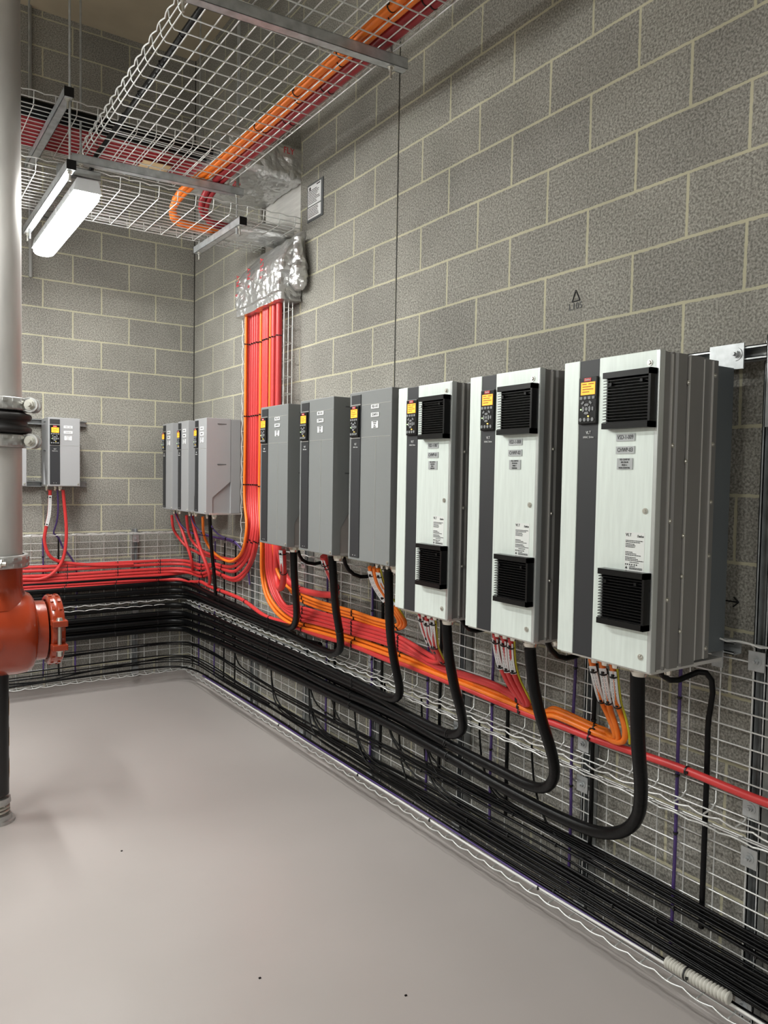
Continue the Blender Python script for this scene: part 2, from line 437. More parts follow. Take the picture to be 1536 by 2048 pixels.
# ================================================================== WIRE MESH TRAYS
def wire_tray(name, O, U, V, N, length, width, h, label, loc_group=None, r=0.0027, pitch=0.1, lp=0.05, flanges=(1, 1), start=0.05, wav=0.0062):
    O = Vector(O); U = Vector(U); V = Vector(V); N = Vector(N)
    mb = MB()
    nl = int(round(width / lp))
    for i in range(nl + 1):
        a = O + V * (width * i / nl)
        mb.tube([a, a + U * length], r, 6)
    for fi, sgn in ((0, 0), (1, 1)):
        if not flanges[fi]: continue
        e = O + V * (width * sgn)
        out = V * (0.012 if sgn else -0.012)
        if h > 0.05:
            a = e + N * h * 0.5 + out * 0.6; mb.tube([a, a + U * length], r, 6)
        # wavy safety edge
        pts = []; k = 0
        while k * pitch / 6 <= length + 1e-6:
            amp = (abs(math.sin(k * PI / 6)) - .5) * wav * 1.2
            pts.append(e + out + N * (h + 0.001) + U * (k * pitch / 6) + V * amp * (1 if sgn else -1) + N * amp * 0.5); k += 1
        mb.tube(pts, r * 1.15, 6)
    x = start
    while x < length:
        pts = []
        if flanges[0]: pts += [O - V * 0.012 + N * h + U * x, O - V * 0.006 + N * 0.014 + U * x]
        pts += [O + N * (-r * 1.6) + U * x + V * 0.01, O + V * (width - 0.01) + N * (-r * 1.6) + U * x]
        if flanges[1]: pts += [O + V * (width + 0.006) + N * 0.014 + U * x, O + V * (width + 0.012) + N * h + U * x]
        mb.tube(pts, r, 6); x += pitch
    o = mb.build(name, 'wire'); tag(o, label, 'cable tray', loc_group)
    return o

TX = -0.050    # distance of the wall mounted mesh from the block face
wire_tray('wire_mesh_tray', (TX, -0.05, 0.663), (0, -1, 0), (0, 0, 1), (-1, 0, 0), 7.4, 0.500, 0.055, 'upper wire mesh tray on the right wall below the drives, carrying red and orange cables')
wire_tray('wire_mesh_tray', (TX, -0.05, 0.105), (0, -1, 0), (0, 0, 1), (-1, 0, 0), 7.4, 0.500, 0.055, 'lower wire mesh tray on the right wall just above the floor, carrying black cables')
wire_tray('wire_mesh_tray', (-0.05, TX, 0.663), (-1, 0, 0), (0, 0, 1), (0, -1, 0), 2.9, 0.50, 0.055, 'upper wire mesh tray on the back wall with red cables across it')
wire_tray('wire_mesh_tray', (-0.05, TX, 0.105), (-1, 0, 0), (0, 0, 1), (0, -1, 0), 2.9, 0.500, 0.055, 'lower wire mesh tray on the back wall just above the floor')
wire_tray('wire_mesh_tray', (-0.045, -1.215, 1.16), (0, 0, 1), (0, -1, 0), (-1, 0, 0), 1.75, 0.575, 0.06, 'vertical wire mesh riser tray behind the red and orange cables, up to the foil wrap')
T1 = wire_tray('wire_mesh_tray', (-1.19, -1.60, 3.262), (0, -1, 0), (1, 0, 0), (0, 0, 1), 6.4, 0.755, 0.055, 'wide overhead wire mesh tray running toward the camera along the right wall', lp=0.063, r=0.0029)
T2 = wire_tray('wire_mesh_tray', (-3.2, -1.76, 3.412), (1, 0, 0), (0, 1, 0), (0, 0, 1), 2.78, 0.63, 0.06, 'highest overhead wire mesh tray, filled with dark red and black cables', r=0.0026)
T3 = wire_tray('wire_mesh_tray', (-3.2, -1.81, 3.078), (1, 0, 0), (0, 1, 0), (0, 0, 1), 3.19, 0.60, 0.055, 'lowest overhead wire mesh tray, nearly empty, running into the wall opening', r=0.0026)

# vertical struts behind the wall trays, with clamp plates
def wall_strut(x, y, dirn, z0, z1, label, plates):
    """dirn: outward direction from the wall"""
    d = Vector(dirn); base = Vector((x, y, 0))
    t = thing('strut_channel', label, 'strut', (x, y, z0), 0)
    off = base + Vector((0, 0, 0))
    mb = channel_mb((0, 0, 0), (0, 0, z1 - z0), open_dir=dirn)
    mb.build('channel', 'galv', t)
    s = Vector((0, 0, 1)).cross(d)
    for pz in plates:
        q = MB(); c = d * 0.056 + Vector((0, 0, pz - z0))
        a = c - s * 0.024 - Vector((0, 0, 0.028)); b = c + s * 0.024 + Vector((0, 0, 0.028)) + d * 0.003
        q.box(a.x, b.x, a.y, b.y, a.z, b.z); washer_bolt(q, c + d * 0.003, d)
        e = c - d * 0.017
        q.cyl(e, c, 0.006, n=10)
        q.build('clamp_plate', 'galv', t)
for i, (yy, lab) in enumerate(((-4.715, 'vertical galvanised strut at the right picture edge, beside the largest drive VSD-1-009'), (-4.10, 'vertical galvanised strut behind the trays between drives VSD-1-008 and VSD-1-009'),
                  (-3.41, 'vertical galvanised strut behind the trays beneath the gap left of drive VSD-1-007'), (-2.725, 'vertical galvanised strut behind the trays beneath the second and third grey drives'),
                  (-1.99, 'vertical galvanised strut behind the trays beneath the first tall grey drive'), (-1.24, 'vertical galvanised strut behind the trays near the riser cables'))):
    wall_strut(0, yy, (-1, 0, 0), 0.07, 2.02 if i == 0 else 1.2, lab, (1.12, 0.70, 0.555, 0.12))
wall_strut(-0.47, 0, (0, -1, 0), 0.07, 1.2, 'vertical galvanised strut behind the mesh on the back wall', (1.13, 0.70, 0.555, 0.12))
wall_strut(-1.9, 0, (0, -1, 0), 0.07, 1.2, 'vertical galvanised strut on the back wall behind the big pipe', (1.13, 0.70, 0.555, 0.12))
# short vertical channel standing proud at the top right
t = thing('strut_channel', 'short upright galvanised channel at the right edge in front of the horizontal rail', 'strut', (-0.083, -4.735, 1.775))
channel_mb((0, 0, 0), (0, 0, 0.25), open_dir=(0, -1, 0)).build('channel', 'galv', t)
# horizontal rails that carry the drives
for z, y0, y1, lab in ((1.985, -1.95, -4.78, 'upper horizontal galvanised rail behind the row of six large drives'), (1.15, -3.40, -4.66, 'lower horizontal galvanised rail behind the three white drives'), (1.33, -1.95, -3.35, 'lower horizontal galvanised rail behind the three tall grey drives'),
                       ):
    t = thing('strut_channel', lab, 'rail', (-0.042, y0, z)); channel_mb((0, 0, 0), (0, y1 - y0, 0), open_dir=(-1, 0, 0)).build('channel', 'galv', t)
for z, lab in ((1.93, 'upper galvanised rail behind the three corner drives'), (1.42, 'lower galvanised rail behind the three corner drives')):
    t = thing('strut_channel', lab, 'rail', (0, -0.1, z)); channel_mb((0, 0, 0), (0, -1.06, 0), open_dir=(-1, 0, 0)).build('channel', 'galv', t)
for z, lab in ((1.975, 'upper galvanised rail behind the small drives on the back wall'), (1.535, 'lower galvanised rail behind the small drives on the back wall')):
    t = thing('strut_channel', lab, 'rail', (-1.75, 0, z)); channel_mb((0, 0, 0), (0.93, 0, 0), open_dir=(0, -1, 0)).build('channel', 'galv', t)

# ================================================================== HANGING STRUTS AND RODS
def hang_beam(p0, p1, label, rods, ztop=CEIL, bolts=True):
    p0 = Vector(p0); p1 = Vector(p1)
    t = thing('trapeze_beam', label, 'support beam', p0)
    channel_mb((0, 0, 0), p1 - p0, open_dir=(0, 0, -1) if False else (0, 0, 1)).build('channel', 'galv', t)
    d = (p1 - p0).normalized()
    for k in (0, 1):
        if abs(d.x) > abs(d.y): break
        e = (p1 - p0) * k
        c = MB(); s = d * (0.001 if k == 0 else -0.001)
        M = Matrix.Translation(e)
        a = d * (-0.004 if k == 0 else 0.004); side = Vector((-d.y, d.x, 0)) * 0.0215
        q = [e - side, e + side]
        x0, x1 = sorted((q[0].x, q[1].x)); y0, y1 = sorted((q[0].y, q[1].y))
        c.box(min(x0, x0 + a.x), max(x1, x1 + a.x), min(y0, y0 + a.y), max(y1, y1 + a.y), -0.001, 0.043)
        c.build('end_cap', 'plastic_black', t)
    n = MB()
    for f in rods:
        q = (p1 - p0) * f
        n.cyl(q + Vector((0, 0, -0.045)), q + Vector((0, 0, 0.043)), 0.005, n=8)
        n.cyl(q + Vector((0, 0, -0.003)), q + Vector((0, 0, -0.001)), 0.014, n=14); n.cyl(q + Vector((0, 0, -0.013)), q + Vector((0, 0, -0.003)), 0.0095, n=6, smooth=False)
        n.cyl(q + Vector((0, 0, 0.041)), q + Vector((0, 0, 0.044)), 0.018, n=14); n.cyl(q + Vector((0, 0, 0.044)), q + Vector((0, 0, 0.054)), 0.0095, n=6, smooth=False)
    n.build('fixings', 'bolt', t)
    return t
def rod(x, y, z0, label):
    t = MB().cyl((0, 0, 0), (0, 0, CEIL - z0), 0.0055, n=8).build('threaded_rod', 'galv', loc=(x, y, z0)); tag(t, label, 'rod')
hang_beam((-1.262, -1.69, 3.205), (-0.355, -1.76, 3.205), 'galvanised beam under the near end of the wide tray, just right of the lamp', (0.05, 0.965))
hang_beam((-1.30, -3.33, 3.205), (-0.378, -3.39, 3.205), 'galvanised beam across the top of the picture under the wide tray', (0.06, 0.93))
hang_beam((-0.395, -1.13, 3.022), (-0.385, -1.84, 3.022), 'short galvanised beam under the lowest tray beside the room corner', (0.06, 0.94))
hang_beam((-1.345, -0.86, 3.035), (-1.335, -2.05, 3.035), 'galvanised beam alongside the lit lamp', (0.02, 0.975))
hang_beam((-1.355, -1.00, 3.365), (-1.345, -2.05, 3.365), 'galvanised beam under the tray of dark red cables at upper left', (0.02, 0.975))
rod(-1.217, -1.693, 3.25, 'threaded rod from the ceiling to the left end of the beam beside the lamp')
rod(-0.388, -1.757, 2.99, 'threaded rod through the right end of the lamp-side beam down to the short beam')
rod(-0.44, -3.386, 3.25, 'threaded rod from the ceiling to the right end of the topmost beam')
rod(-1.245, -3.333, 3.25, 'threaded rod from the ceiling to the left end of the topmost beam')
rod(-1.336, -2.02, 3.05, 'threaded rod from the ceiling to the near ends of the two left beams')
rod(-1.346, -0.98, 2.98, 'threaded rod from the ceiling to the far ends of the two left beams')
rod(-0.394, -1.172, 2.99, 'threaded rod from the ceiling to the far end of the short beam by the corner')
rod(-0.355, -1.70, 3.25, 'thin threaded rod hanging from the ceiling just beside its twin near the corner')
t = MB().cyl((0, 0, 0), (0, 0, CEIL - 2.98), 0.0125, n=12).build('conduit_pipe', 'pvc', loc=(-1.19, -0.02, 2.98)); tag(t, 'grey conduit running down the back wall behind the overhead trays', 'conduit')

# ================================================================== LAMPS
def lamp(cx, cy, z, label, L=1.27, vis=True):
    t = thing('batten_lamp', label, 'lamp', (cx, cy, z))
    w = 0.062
    body = MB(); body.prism([(-w * 1.04, 0.024), (w * 1.04, 0.024), (w * 1.04, .03), (w * .8, 0.085), (-w * .8, 0.085), (-w * 1.04, .03)], 1, -L / 2, L / 2); body.build('housing', 'lamp_body', t)
    # diffuser with rounded ends
    g = MB(); pr = [(-w, 0.024), (-w * .98, 0.004), (-w * .8, -0.010), (-w * .45, -0.018), (0, -0.020), (w * .45, -0.018), (w * .8, -0.010), (w * .98, 0.004), (w, 0.024)]
    ys = [(-L / 2, .80), (-L / 2 + .012, .92), (-L / 2 + .04, 1), (L / 2 - .04, 1), (L / 2 - .012, .92), (L / 2, .80)]
    n = len(pr); vs = []
    for y, s in ys:
        for x, zz in pr: vs.append((x * s, y, 0.024 + (zz - 0.024) * s))
    fs = []
    for j in range(len(ys) - 1):
        for i in range(n - 1): fs.append((j * n + i, j * n + i + 1, (j + 1) * n + i + 1, (j + 1) * n + i))
    fs += [list(range(n)), list(range((len(ys) - 1) * n, len(ys) * n))]
    g.add(vs, fs, False); g.build('diffuser', 'lamp_glow' if vis else 'lamp_glow_fill', t)
    c = MB()
    for sg in (-1, 1):
        for k in (-.42, -.14, .14, .42): c.box(sg * (w + .001), sg * (w + .005), k * L - .008, k * L + .008, 0.012, 0.05)
    c.build('clips', 'lamp_body', t)
    h = MB()
    for k in (-.3, .3): h.cyl((0, k * L, .085), (0, k * L, CEIL - z if not vis else .12), 0.004, n=6)
    h.build('hanger', 'galv', t)
    return t
lamp(-1.24, -1.365, 2.955, 'bright batten lamp hanging under the trays at upper left', L=1.18)
t = thing('strut_channel', 'galvanised cross piece holding the lit lamp to the beam beside it', 'bracket', (-1.36, -1.1, 3.076)); channel_mb((0, 0, 0), (0.2, 0, 0), open_dir=(0, 0, 1)).build('channel', 'galv', t)
t = thing('strut_channel', 'second galvanised cross piece holding the lit lamp, nearer its bright end', 'bracket', (-1.36, -1.85, 3.076)); channel_mb((0, 0, 0), (0.2, 0, 0), open_dir=(0, 0, 1)).build('channel', 'galv', t)
for x, y in ((-3.9, -1.2), (-2.2, -2.5), (-4.3, -4.9), (-3.4, -8.6), (-1.5, -9.6)):  # unseen lamps, some added for ambient, all placed to balance walls and floor
    lamp(x, y, 2.955, 'unseen batten lamp giving fill light to the plant room', vis=False)['group'] = 'lamps beyond the picture'

# ================================================================== DRIVES
def gland(name, mbp, x, y, z, r, parent):
    mb = MB(); mb.cyl((x, y, z), (x, y, z - 0.006), r * 1.18, n=20); mb.cyl((x, y, z - 0.006), (x, y, z - 0.018), r * 1.1, n=8, smooth=False)
    mb.cyl((x, y, z - 0.018), (x, y, z - 0.030), r * 1.04, r * 0.86, n=16)
    return mb.build(name, 'gland', parent)
def keypad(parent, x, y, z, w=0.066, h=0.133, badge=True):
    """control panel: x,z = lower left, y = face it sits on (front is -y)"""
    k = bpy.data.objects.new('control_panel', None)
    mb = MB().bbox(x, x + w, y - 0.009, y, z, z + h, 0.003)
    k = mb.build('control_panel', 'plastic_black', parent)
    f = y - 0.0092
    def X(u): return x + u * w
    def Z(v): return z + v * h
    s = MB(); s.box(X(.14), X(.90), f - 0.001, f + .002, Z(.62), Z(.885)); s.build('screen', 'screen', k)
    tx = MB()
    for i, (a, b) in enumerate(((.20, .45), (.55, .84), (.22, .70), (.22, .82), (.22, .6))):
        zz = .845 - (0 if i < 2 else (i - 1) * .055)
        tx.box(X(a), X(b), f - 0.0014, f, Z(zz - .009), Z(zz + .009))
    tx.build('screen_text', 'screen_text', k)
    rb = MB(); rb.box(X(.30), X(.68), f - 0.001, f + .002, Z(.905), Z(.975)); rb = rb.build('badge', 'redlogo', k)
    b = MB()
    for i in range(4):
        cx = .17 + i * .22
        b.box(X(cx - .075), X(cx + .075), f - 0.002, f + .001, Z(.525), Z(.585))
    def blob(u, v, ru, rv, n=12):
        pts = [(X(u + ru * math.cos(2 * PI * i / n)), Z(v + rv * math.sin(2 * PI * i / n))) for i in range(n)]
        b.prism(pts, 1, f - 0.002, f + .001)
    for i in range(4): blob(.16 + i * .215, .095, .075, .04)
    cu, cv = .47, .32
    blob(cu, cv, .075, .038)
    def arc(a0, a1, r0, r1):
        n = 6; pts = []
        for i in range(n + 1):
            a = R(a0 + (a1 - a0) * i / n); pts.append((X(cu) + r1 * math.cos(a), Z(cv) + r1 * math.sin(a)))
        for i in range(n, -1, -1):
            a = R(a0 + (a1 - a0) * i / n); pts.append((X(cu) + r0 * math.cos(a), Z(cv) + r0 * math.sin(a)))
        for j in range(len(pts)): pass
        m = len(pts) // 2
        for j in range(m - 1):
            b.prism([pts[j], pts[j + 1], pts[len(pts) - 2 - j], pts[len(pts) - 1 - j]], 1, f - 0.002, f + .001)
    for a in (0, 90, 180, 270): arc(a - 34, a + 34, 0.0085, 0.0155)
    for a, c in ((52, 1), (128, 1), (0, 1)):
        arc(a - 13, a + 13, 0.0195, 0.0255)
    b.build('buttons', 'button', k)
    l = MB(); l.box(X(.155), X(.185), f - 0.003, f, Z(.30), Z(.32)); l.build('green_indicator', 'led_green', k)
    l = MB(); l.box(X(.56), X(.60), f - 0.003, f, Z(.155), Z(.175)); l.build('amber_indicator', 'led_amber', k)
    text('lettering', 'Danfoss', 0.0085, 'ink_white', rb, ((X(.30) + X(.68)) / 2, f - 0.0012, (Z(.905) + Z(.975)) / 2), xs=.72, shear=.3)
    return k
def plate(parent, x0, x1, z0, z1, y, s, size, m='plate_grey', xs=0.75, name='nameplate', ink='ink_black'):
    o = MB().box(x0, x1, y - 0.0025, y, z0, z1).build(name, m, parent)
    lines = s.split('\n'); n = len(lines)
    for i, l in enumerate(lines):
        zc = z1 - (z1 - z0) * (i + .5) / n
        text('lettering', l, size, ink, o, ((x0 + x1) / 2, y - 0.0028, zc), xs=xs, thick=0.0003)
    return o
def screw_mb(x, y, z, d=(0, -1, 0), r=0.0055):
    mb = MB(); p = Vector((x, y, z)); d = Vector(d)
    mb.cyl(p, p + d * 0.002, r * 1.5, n=14); mb.cyl(p + d * .002, p + d * 0.005, r, r * .7, n=12)
    return mb
def grille(parent, x0, x1, z0, z1, y, n=15, tilt=1):
    g = MB(); fr = 0.012; dp = 0.028
    g.box(x0, x1, y - dp, y, z1 - 0.016, z1); g.box(x0, x1, y - dp, y, z0, z0 + 0.016)
    g.box(x1 - 0.007, x1, y - dp, y, z0, z1); g.box(x0, x0 + .004, y - dp * .35, y, z0, z1)
    o = g.build('vent_grille', 'plastic_black', parent)
    l = MB(); h = (z1 - z0 - 0.032) / n
    for i in range(n):
        zb = z0 + 0.016 + i * h
        # louvre blade: slopes outward and down
        l.prism([(y - 0.004, zb + h * .95), (y - 0.004, zb + h * .75), (y - dp + .004, zb + h * .10), (y - dp + .004, zb + h * .32)], 0, x0, x1 - 0.007)
    l.build('louvres', 'plastic_black', o)
    for u, v in ((.18, .78), (.82, .80)):
        q = MB(); cx = x0 + u * (x1 - x0); cz = z0 + v * (z1 - z0); q.box(cx - .004, cx + .004, y - dp - .002, y - .01, cz - .004, cz + .004); q.build('latch', 'plastic_black', o)
    g2 = MB().box(x0 + .003, x1 - .008, y - .0035, y, z0 + .01, z1 - .01); g2.build('filter_pad', 'seam', o)
    return o

def big_drive(y0, z0, tagno, pump, label, feed_m):
    """white-doored drive; local x = left to right, -y = out of the wall"""
    W, H = 0.327, 0.846; F = -0.430
    t = thing('variable_speed_drive', label, 'drive', (0, y0, z0), -PI / 2)
    b = MB()
    # grooved side extrusions, drawn in plan (x, y)
    def side(sg):
        ys = [F + .018, F + .026, F + .030, F + .050, F + .054, F + .060, F + .064, F + .072, F + .078, F + .115, F + .121, F + .126, F + .132, F + .190]
        dx = [0, 0, .006, .006, 0, 0, .005, .005, 0, 0, .005, .005, 0, 0]
        return [((W - d) if sg > 0 else d, y) for y, d in zip(ys, dx)]
    r_ = side(1); l_ = side(-1)
    poly = r_ + l_[::-1]
    b.prism(poly, 2, 0.002, H - 0.002); b.build('enclosure', 'side', t)
    b = MB().bbox(.003, W - .003, F + .19, F + .262, 0.010, H - 0.004, .002); b = b.build('rear_section', 'side', t)
    e = MB()
    for yy in (F + .191, F + .127, F + .053, F + .233): e.box(W - .004, W + .0015, yy - .0015, yy + .0015, .012, H - .008)
    e.build('edge_strips', 'side_edge', t)
    MB().bbox(.008, W - .008, F + .262, -.085, 0.022, H - 0.016, .002).build('heat_sink_box', 'heatsink', t)
    # front: left strip, charcoal strip, door
    MB().bbox(0, .0590, F - .001, F + .020, 0, H, .003).build('front_panel', 'door', t)
    st = MB().bbox(.0590, .1300, F + .001, F + .020, 0.001, H - .001, .002).build('centre_strip', 'plastic_dark', t)
    MB().box(.0595, .1295, F - .0006, F + .002, H - .052, H - .051).build('seam_line', 'side_edge', st)
    text('lettering', 'VLT', .0125, 'ink_white', st, (.0965, F - .001, .640), xs=.85)
    text('lettering', 'HVAC Drive', .0085, 'ink_white', st, (.0965, F - .001, .627), xs=.85)
    d = MB().bbox(.1300, W, F - .001, F + .020, 0, H, .003).build('door', 'door', t)
    MB().bbox(W - .012, W + .001, F - .0015, F + .021, 0, H, .003).build('door_edge', 'door_edge', d)
    for z in (.814, .426, .038): screw_mb(.297, F - .001, z).build('door_screw', 'bolt', d)
    for yy in (F + .063, F + .123): 
        for z in ((.60, .40, .19) if yy < F + .1 else (.77, .56, .36, .25, .10)): screw_mb(W - .001, yy, z, (1, 0, 0), .0045).build('side_screw', 'bolt', t)
    for z in (.80, .61, .45, .30, .04): screw_mb(W - .003, F + .245, z, (1, 0, 0), .0045).build('side_screw', 'bolt', t)
    for xx in (.03, .17, .31): screw_mb(xx, F + .06, H - .003, (0, 0, 1), .004).build('top_screw', 'bolt', t)
    keypad(t, .0630, F + .001, .664)
    grille(d, .166, .322, .645, .798, F - .001, 15)
    grille(d, .168, .322, .112, .264, F - .001, 15)
    plate(d, .197, .258, .612, .632, F - .001, tagno, .0165, xs=.72)
    plate(d, .197, .258, .578, .598, F - .001, pump, .0165, xs=.72)
    plate(d, .202, .253, .536, .566, F - .001, 'VSD ' + pump + '\nFED FROM\nMSSB1-1\n' + ('NON-ESSENTIAL' if pump[-1] == '3' else 'ESSENTIAL'), .0068, xs=.75)
    lb = MB().box(.236, .298, F - .0015, F, .258, .368).build('rating_label', 'label', d)
    fy = F - .0018
    text('lettering', 'VLT', .012, 'ink_black', lb, (.247, fy, .360), xs=.95)
    text('lettering', 'Danfoss', .0095, 'ink_black', lb, (.285, fy, .358), xs=.68, shear=.3)
    q = MB()
    rows_ = [(.345, .0, .95), (.341, .0, .8), (.336, .0, .5), (.332, .0, .55), (.328, .0, .52), (.314, .0, .4), (.310, .0, .6), (.306, .0, .85), (.300, .0, .6), (.296, .0, .7), (.292, .0, 1.), (.287, .25, .75), (.276, .24, .55), (.272, .24, .95), (.269, .24, .95)]
    for z, a, c in rows_:
        x = .238 + a * .058; xe = .238 + c * .058
        while x < xe:
            wd = random.uniform(.002, .006); q.box(x, min(x + wd, xe), fy - .0002, fy + .001, z - .0010, z + .0010); x += wd + .0012
    for cx in (.240, .246, .253, .260, .268, .275): q.box(cx - .0018, cx + .0018, fy - .0002, fy + .001, .2790, .2825)
    for z in (.272, .262): q.prism([(.238, z - .003), (.246, z - .003), (.242, z + .004)], 1, fy - .0002, fy + .001)
    q.build('fine_print', 'ink_black', lb)
    # mounting lugs
    for xx in (-.004, W - .055):
        m = MB(); m.box(xx - (.03 if xx > 0 else 0), xx + .075 if xx > 0 else xx + .06, -.088, -.083, H - .02, H + .052); washer_bolt(m, (xx + .052, -.088, H + .022), (0, -1, 0), .011)
        m.build('mounting_lug', 'galv', t)
    m = MB().box(.01, .045, -.086, -.083, -.03, .05); m.box(W - .045, W - .01, -.086, -.083, -.03, .05); m.build('mounting_foot', 'galv', t)
    MB().box(.004, W - .004, F + .01, -.10, -.006, .004).build('gland_plate', 'side_edge', t)
    for xx in (.067, .106, .144): gland('cable_gland', None, xx, -.36 + .02, -.006, .0125, t)
    gland('cable_gland', None, .235, -.37 + .02, -.006, .026, t)
    gland('cable_gland', None, .268, -.27, -.006, .012, t)
    return t

def slim_drive(loc, rz, W, H, D, yb, label, plates, strip=(.018, .092), kp=(.019, .53, .068, .133), panel_lines=True, shoulder=0.0, pm='plastic_grey', glands=(), bare=True, diag=(.27, .12), notch_y=None):
    """grey moulded drive with a raised front shell"""
    t = thing('variable_speed_drive', label, 'drive', loc, rz)
    F = -D
    ym = F + (D - yb) * .46 if notch_y is None else notch_y     # where the front shell ends
    s = shoulder
    # rear body
    if bare: MB().bbox(.006, W - .006, F + .03, -yb, .006, H - .006, .003).build('rear_body', 'bare_alu', t)
    else:
        MB().bbox(s + .004, W - s - .004, F + .03, ym + .02, .006, H - .012, .003).build('lower_body', pm, t)
        MB().bbox(.001, W - .001, ym + .002, ym + .07, .004, H - .004, .003).build('middle_body', pm, t)
        MB().bbox(.006, W - .006, ym + .07, -yb, .012, H - .012, .003).build('rear_body', 'bare_alu', t)
    z1, z2 = diag
    # front shell with its diagonal cut-away, extruded across the width (sloping shoulders when s > 0)
    poly = [(F, 0), (F, H), (ym, H), (ym, z1), (F + .045, z2), (F + .045, 0)]
    n = len(poly); vs = []
    for side_ in (0, 1):
        for (y, z) in poly:
            k = (y - F) / max(1e-6, (ym - F)); ins = s * (1 - min(1, k * 1.0))
            x = (ins if side_ == 0 else W - ins); vs.append((x, y, z))
    sh = MB(); fs = [(i, (i + 1) % n, n + (i + 1) % n, n + i) for i in range(n)]
    # split the caps so they stay planar quads
    for b0 in (0, n):
        fs += [(b0 + 0, b0 + 4, b0 + 5), (b0 + 0, b0 + 1, b0 + 3, b0 + 4), (b0 + 1, b0 + 2, b0 + 3)]
    sh.add(vs, fs)
    shell = sh.build('front_shell', pm, t)
    bv = shell.modifiers.new('bevel', 'BEVEL'); bv.width = 0.003; bv.segments = 2; bv.limit_method = 'ANGLE'
    x0, x1 = s, W - s
    # relief lines down the side
    rl = MB()
    for zz in (H * .94, H * .52):
        for sg in (0, 1):
            xa = (W - s * .35) if sg else s * .35
            rl.box(xa - .004, xa + .002, F + (ym - F) * .45, ym - .01, zz - .003, zz + .003)
    rl.build('side_recess', 'seam', shell)
    st = MB().bbox(x0 + strip[0], x0 + strip[1], F - .0035, F + .004, .012, H - .012, .0015).build('centre_strip', 'plastic_dark', t)
    kz = H - .05 - kp[3] if kp[1] is None else kp[1]
    e = MB()
    for zz in (kz - .006, kz + kp[3] + .003): e.box(x0 + strip[0], x0 + strip[1], F - .005, F - .003, zz, zz + .003)
    if panel_lines:
        e.box(x0 + .098, x1 - .008, F - .001, F + .001, kz + kp[3], kz + kp[3] + .0015)
        e.box(x0 + .098, x1 - .008, F - .001, F + .001, kz - .003, kz - .0015)
        e.box((x0 + x1) / 2 + .048, (x0 + x1) / 2 + .0492, F - .001, F + .001, .01, kz - .003)
    else:
        e.box(x0 + strip[1] + .008, x1 - .004, F - .001, F + .001, kz - .004, kz - .003)
    e.build('panel_seams', 'side_edge', shell)
    keypad(t, x0 + kp[0], F - .0035, kz, kp[2], kp[3])
    text('lettering', 'VLT', .012, 'ink_white', st, (x0 + (strip[0] + strip[1]) / 2, F - .0038, kz - .030), xs=.85)
    text('lettering', 'HVAC Drive', .008, 'ink_white', st, (x0 + (strip[0] + strip[1]) / 2, F - .0038, kz - .043), xs=.85)
    pn = MB()
    for xx in (.35, .6): pn.box(x0 + strip[0] + (strip[1] - strip[0]) * xx, x0 + strip[0] + (strip[1] - strip[0]) * xx + .003, F - .0042, F - .003, .020, .023)
    pn.build('strip_marks', 'ink_white', st)
    for (a, b, c, d, s_, sz) in plates: plate(t, a, b, c, d, F, s_, sz, 'plate_white', xs=.7)
    screw_mb(x1 - .012, F, .014, r=.0045).build('cover_screw', 'bolt', t); 
    MB().box(.004, W - .004, F + .02, -yb - .005, -.004, .008).build('gland_plate', 'side_edge', t)
    for (gx, gy, gr) in glands: gland('cable_gland', None, gx, gy, -.004, gr, t)
    return t

Z9 = 1.117
big_drive(-4.313, Z9, 'VSD-1-009', 'CHWP-03', 'white-doored drive VSD-1-009, the largest and nearest, fed by orange cables', 'orange')
big_drive(-3.888, Z9, 'VSD-1-008', 'CHWP-02', 'white-doored drive VSD-1-008, middle one of the three white drives', 'red')
big_drive(-3.462, Z9, 'VSD-1-007', 'CHWP-01', 'white-doored drive VSD-1-007, next to the grey drives', 'red')
def pl(a, b): return [(.172, .232, .644, .661, a, .0145), (.172, .232, .610, .627, b, .0145), (.177, .227, .563, .592, 'VSD ' + b + '\nFED FROM\nMSSB1-1\nESSENTIAL', .0062)]
gl = ((.185, -.29, .012), (.245, -.31, .023), (.28, -.22, .013))
slim_drive((0, -3.035, 1.262), -PI / 2, .322, .722, .39, .085, 'tall grey drive directly left of white drive VSD-1-007, with orange supply cables', pl('VSD-1-012', 'CDWP-03'), glands=((.10, -.30, .010), (.14, -.30, .010), (.18, -.30, .010), (.26, -.31, .024), (.29, -.22, .013)))
slim_drive((0, -2.570, 1.262), -PI / 2, .322, .722, .39, .085, 'tall grey drive in the middle of the three, with a thick red supply cable', pl('VSD-1-011', 'CDWP-02'), glands=gl)
slim_drive((0, -2.115, 1.262), -PI / 2, .322, .722, .39, .085, 'tall grey drive furthest left of the tall three, in front of the riser cables', pl('VSD-1-010', 'CDWP-01'), glands=gl)
def pl2(a, b): return [(.118, .180, .556, .580, a, .013), (.118, .180, .520, .544, b, .013), (.124, .176, .474, .508, 'VSD ' + b + '\nFED FROM\nMSSB1-1\nESSENTIAL', .0062)]
g2 = ((.10, -.22, .010), (.125, -.25, .010), (.17, -.22, .016))
for yy, n_, lab in ((-.843, 6, 'slim grey drive in the room corner closest to the riser, with a black motor cable'), (-.498, 5, 'slim grey drive in the corner, middle of the three slim ones'), (-.157, 4, 'slim grey drive deepest in the room corner, left of the slim three')):
    slim_drive((0, yy, 1.360), -PI / 2, .242, .636, .30, .041, lab, pl2('VSD-1-00%d' % n_, 'HHWP-0%d' % (n_ - 3)), strip=(.012, .072), kp=(.011, .440, .060, .133), panel_lines=False, shoulder=.012, glands=g2, bare=False, pm='plastic_lit', diag=(.215, .11), notch_y=-.135)
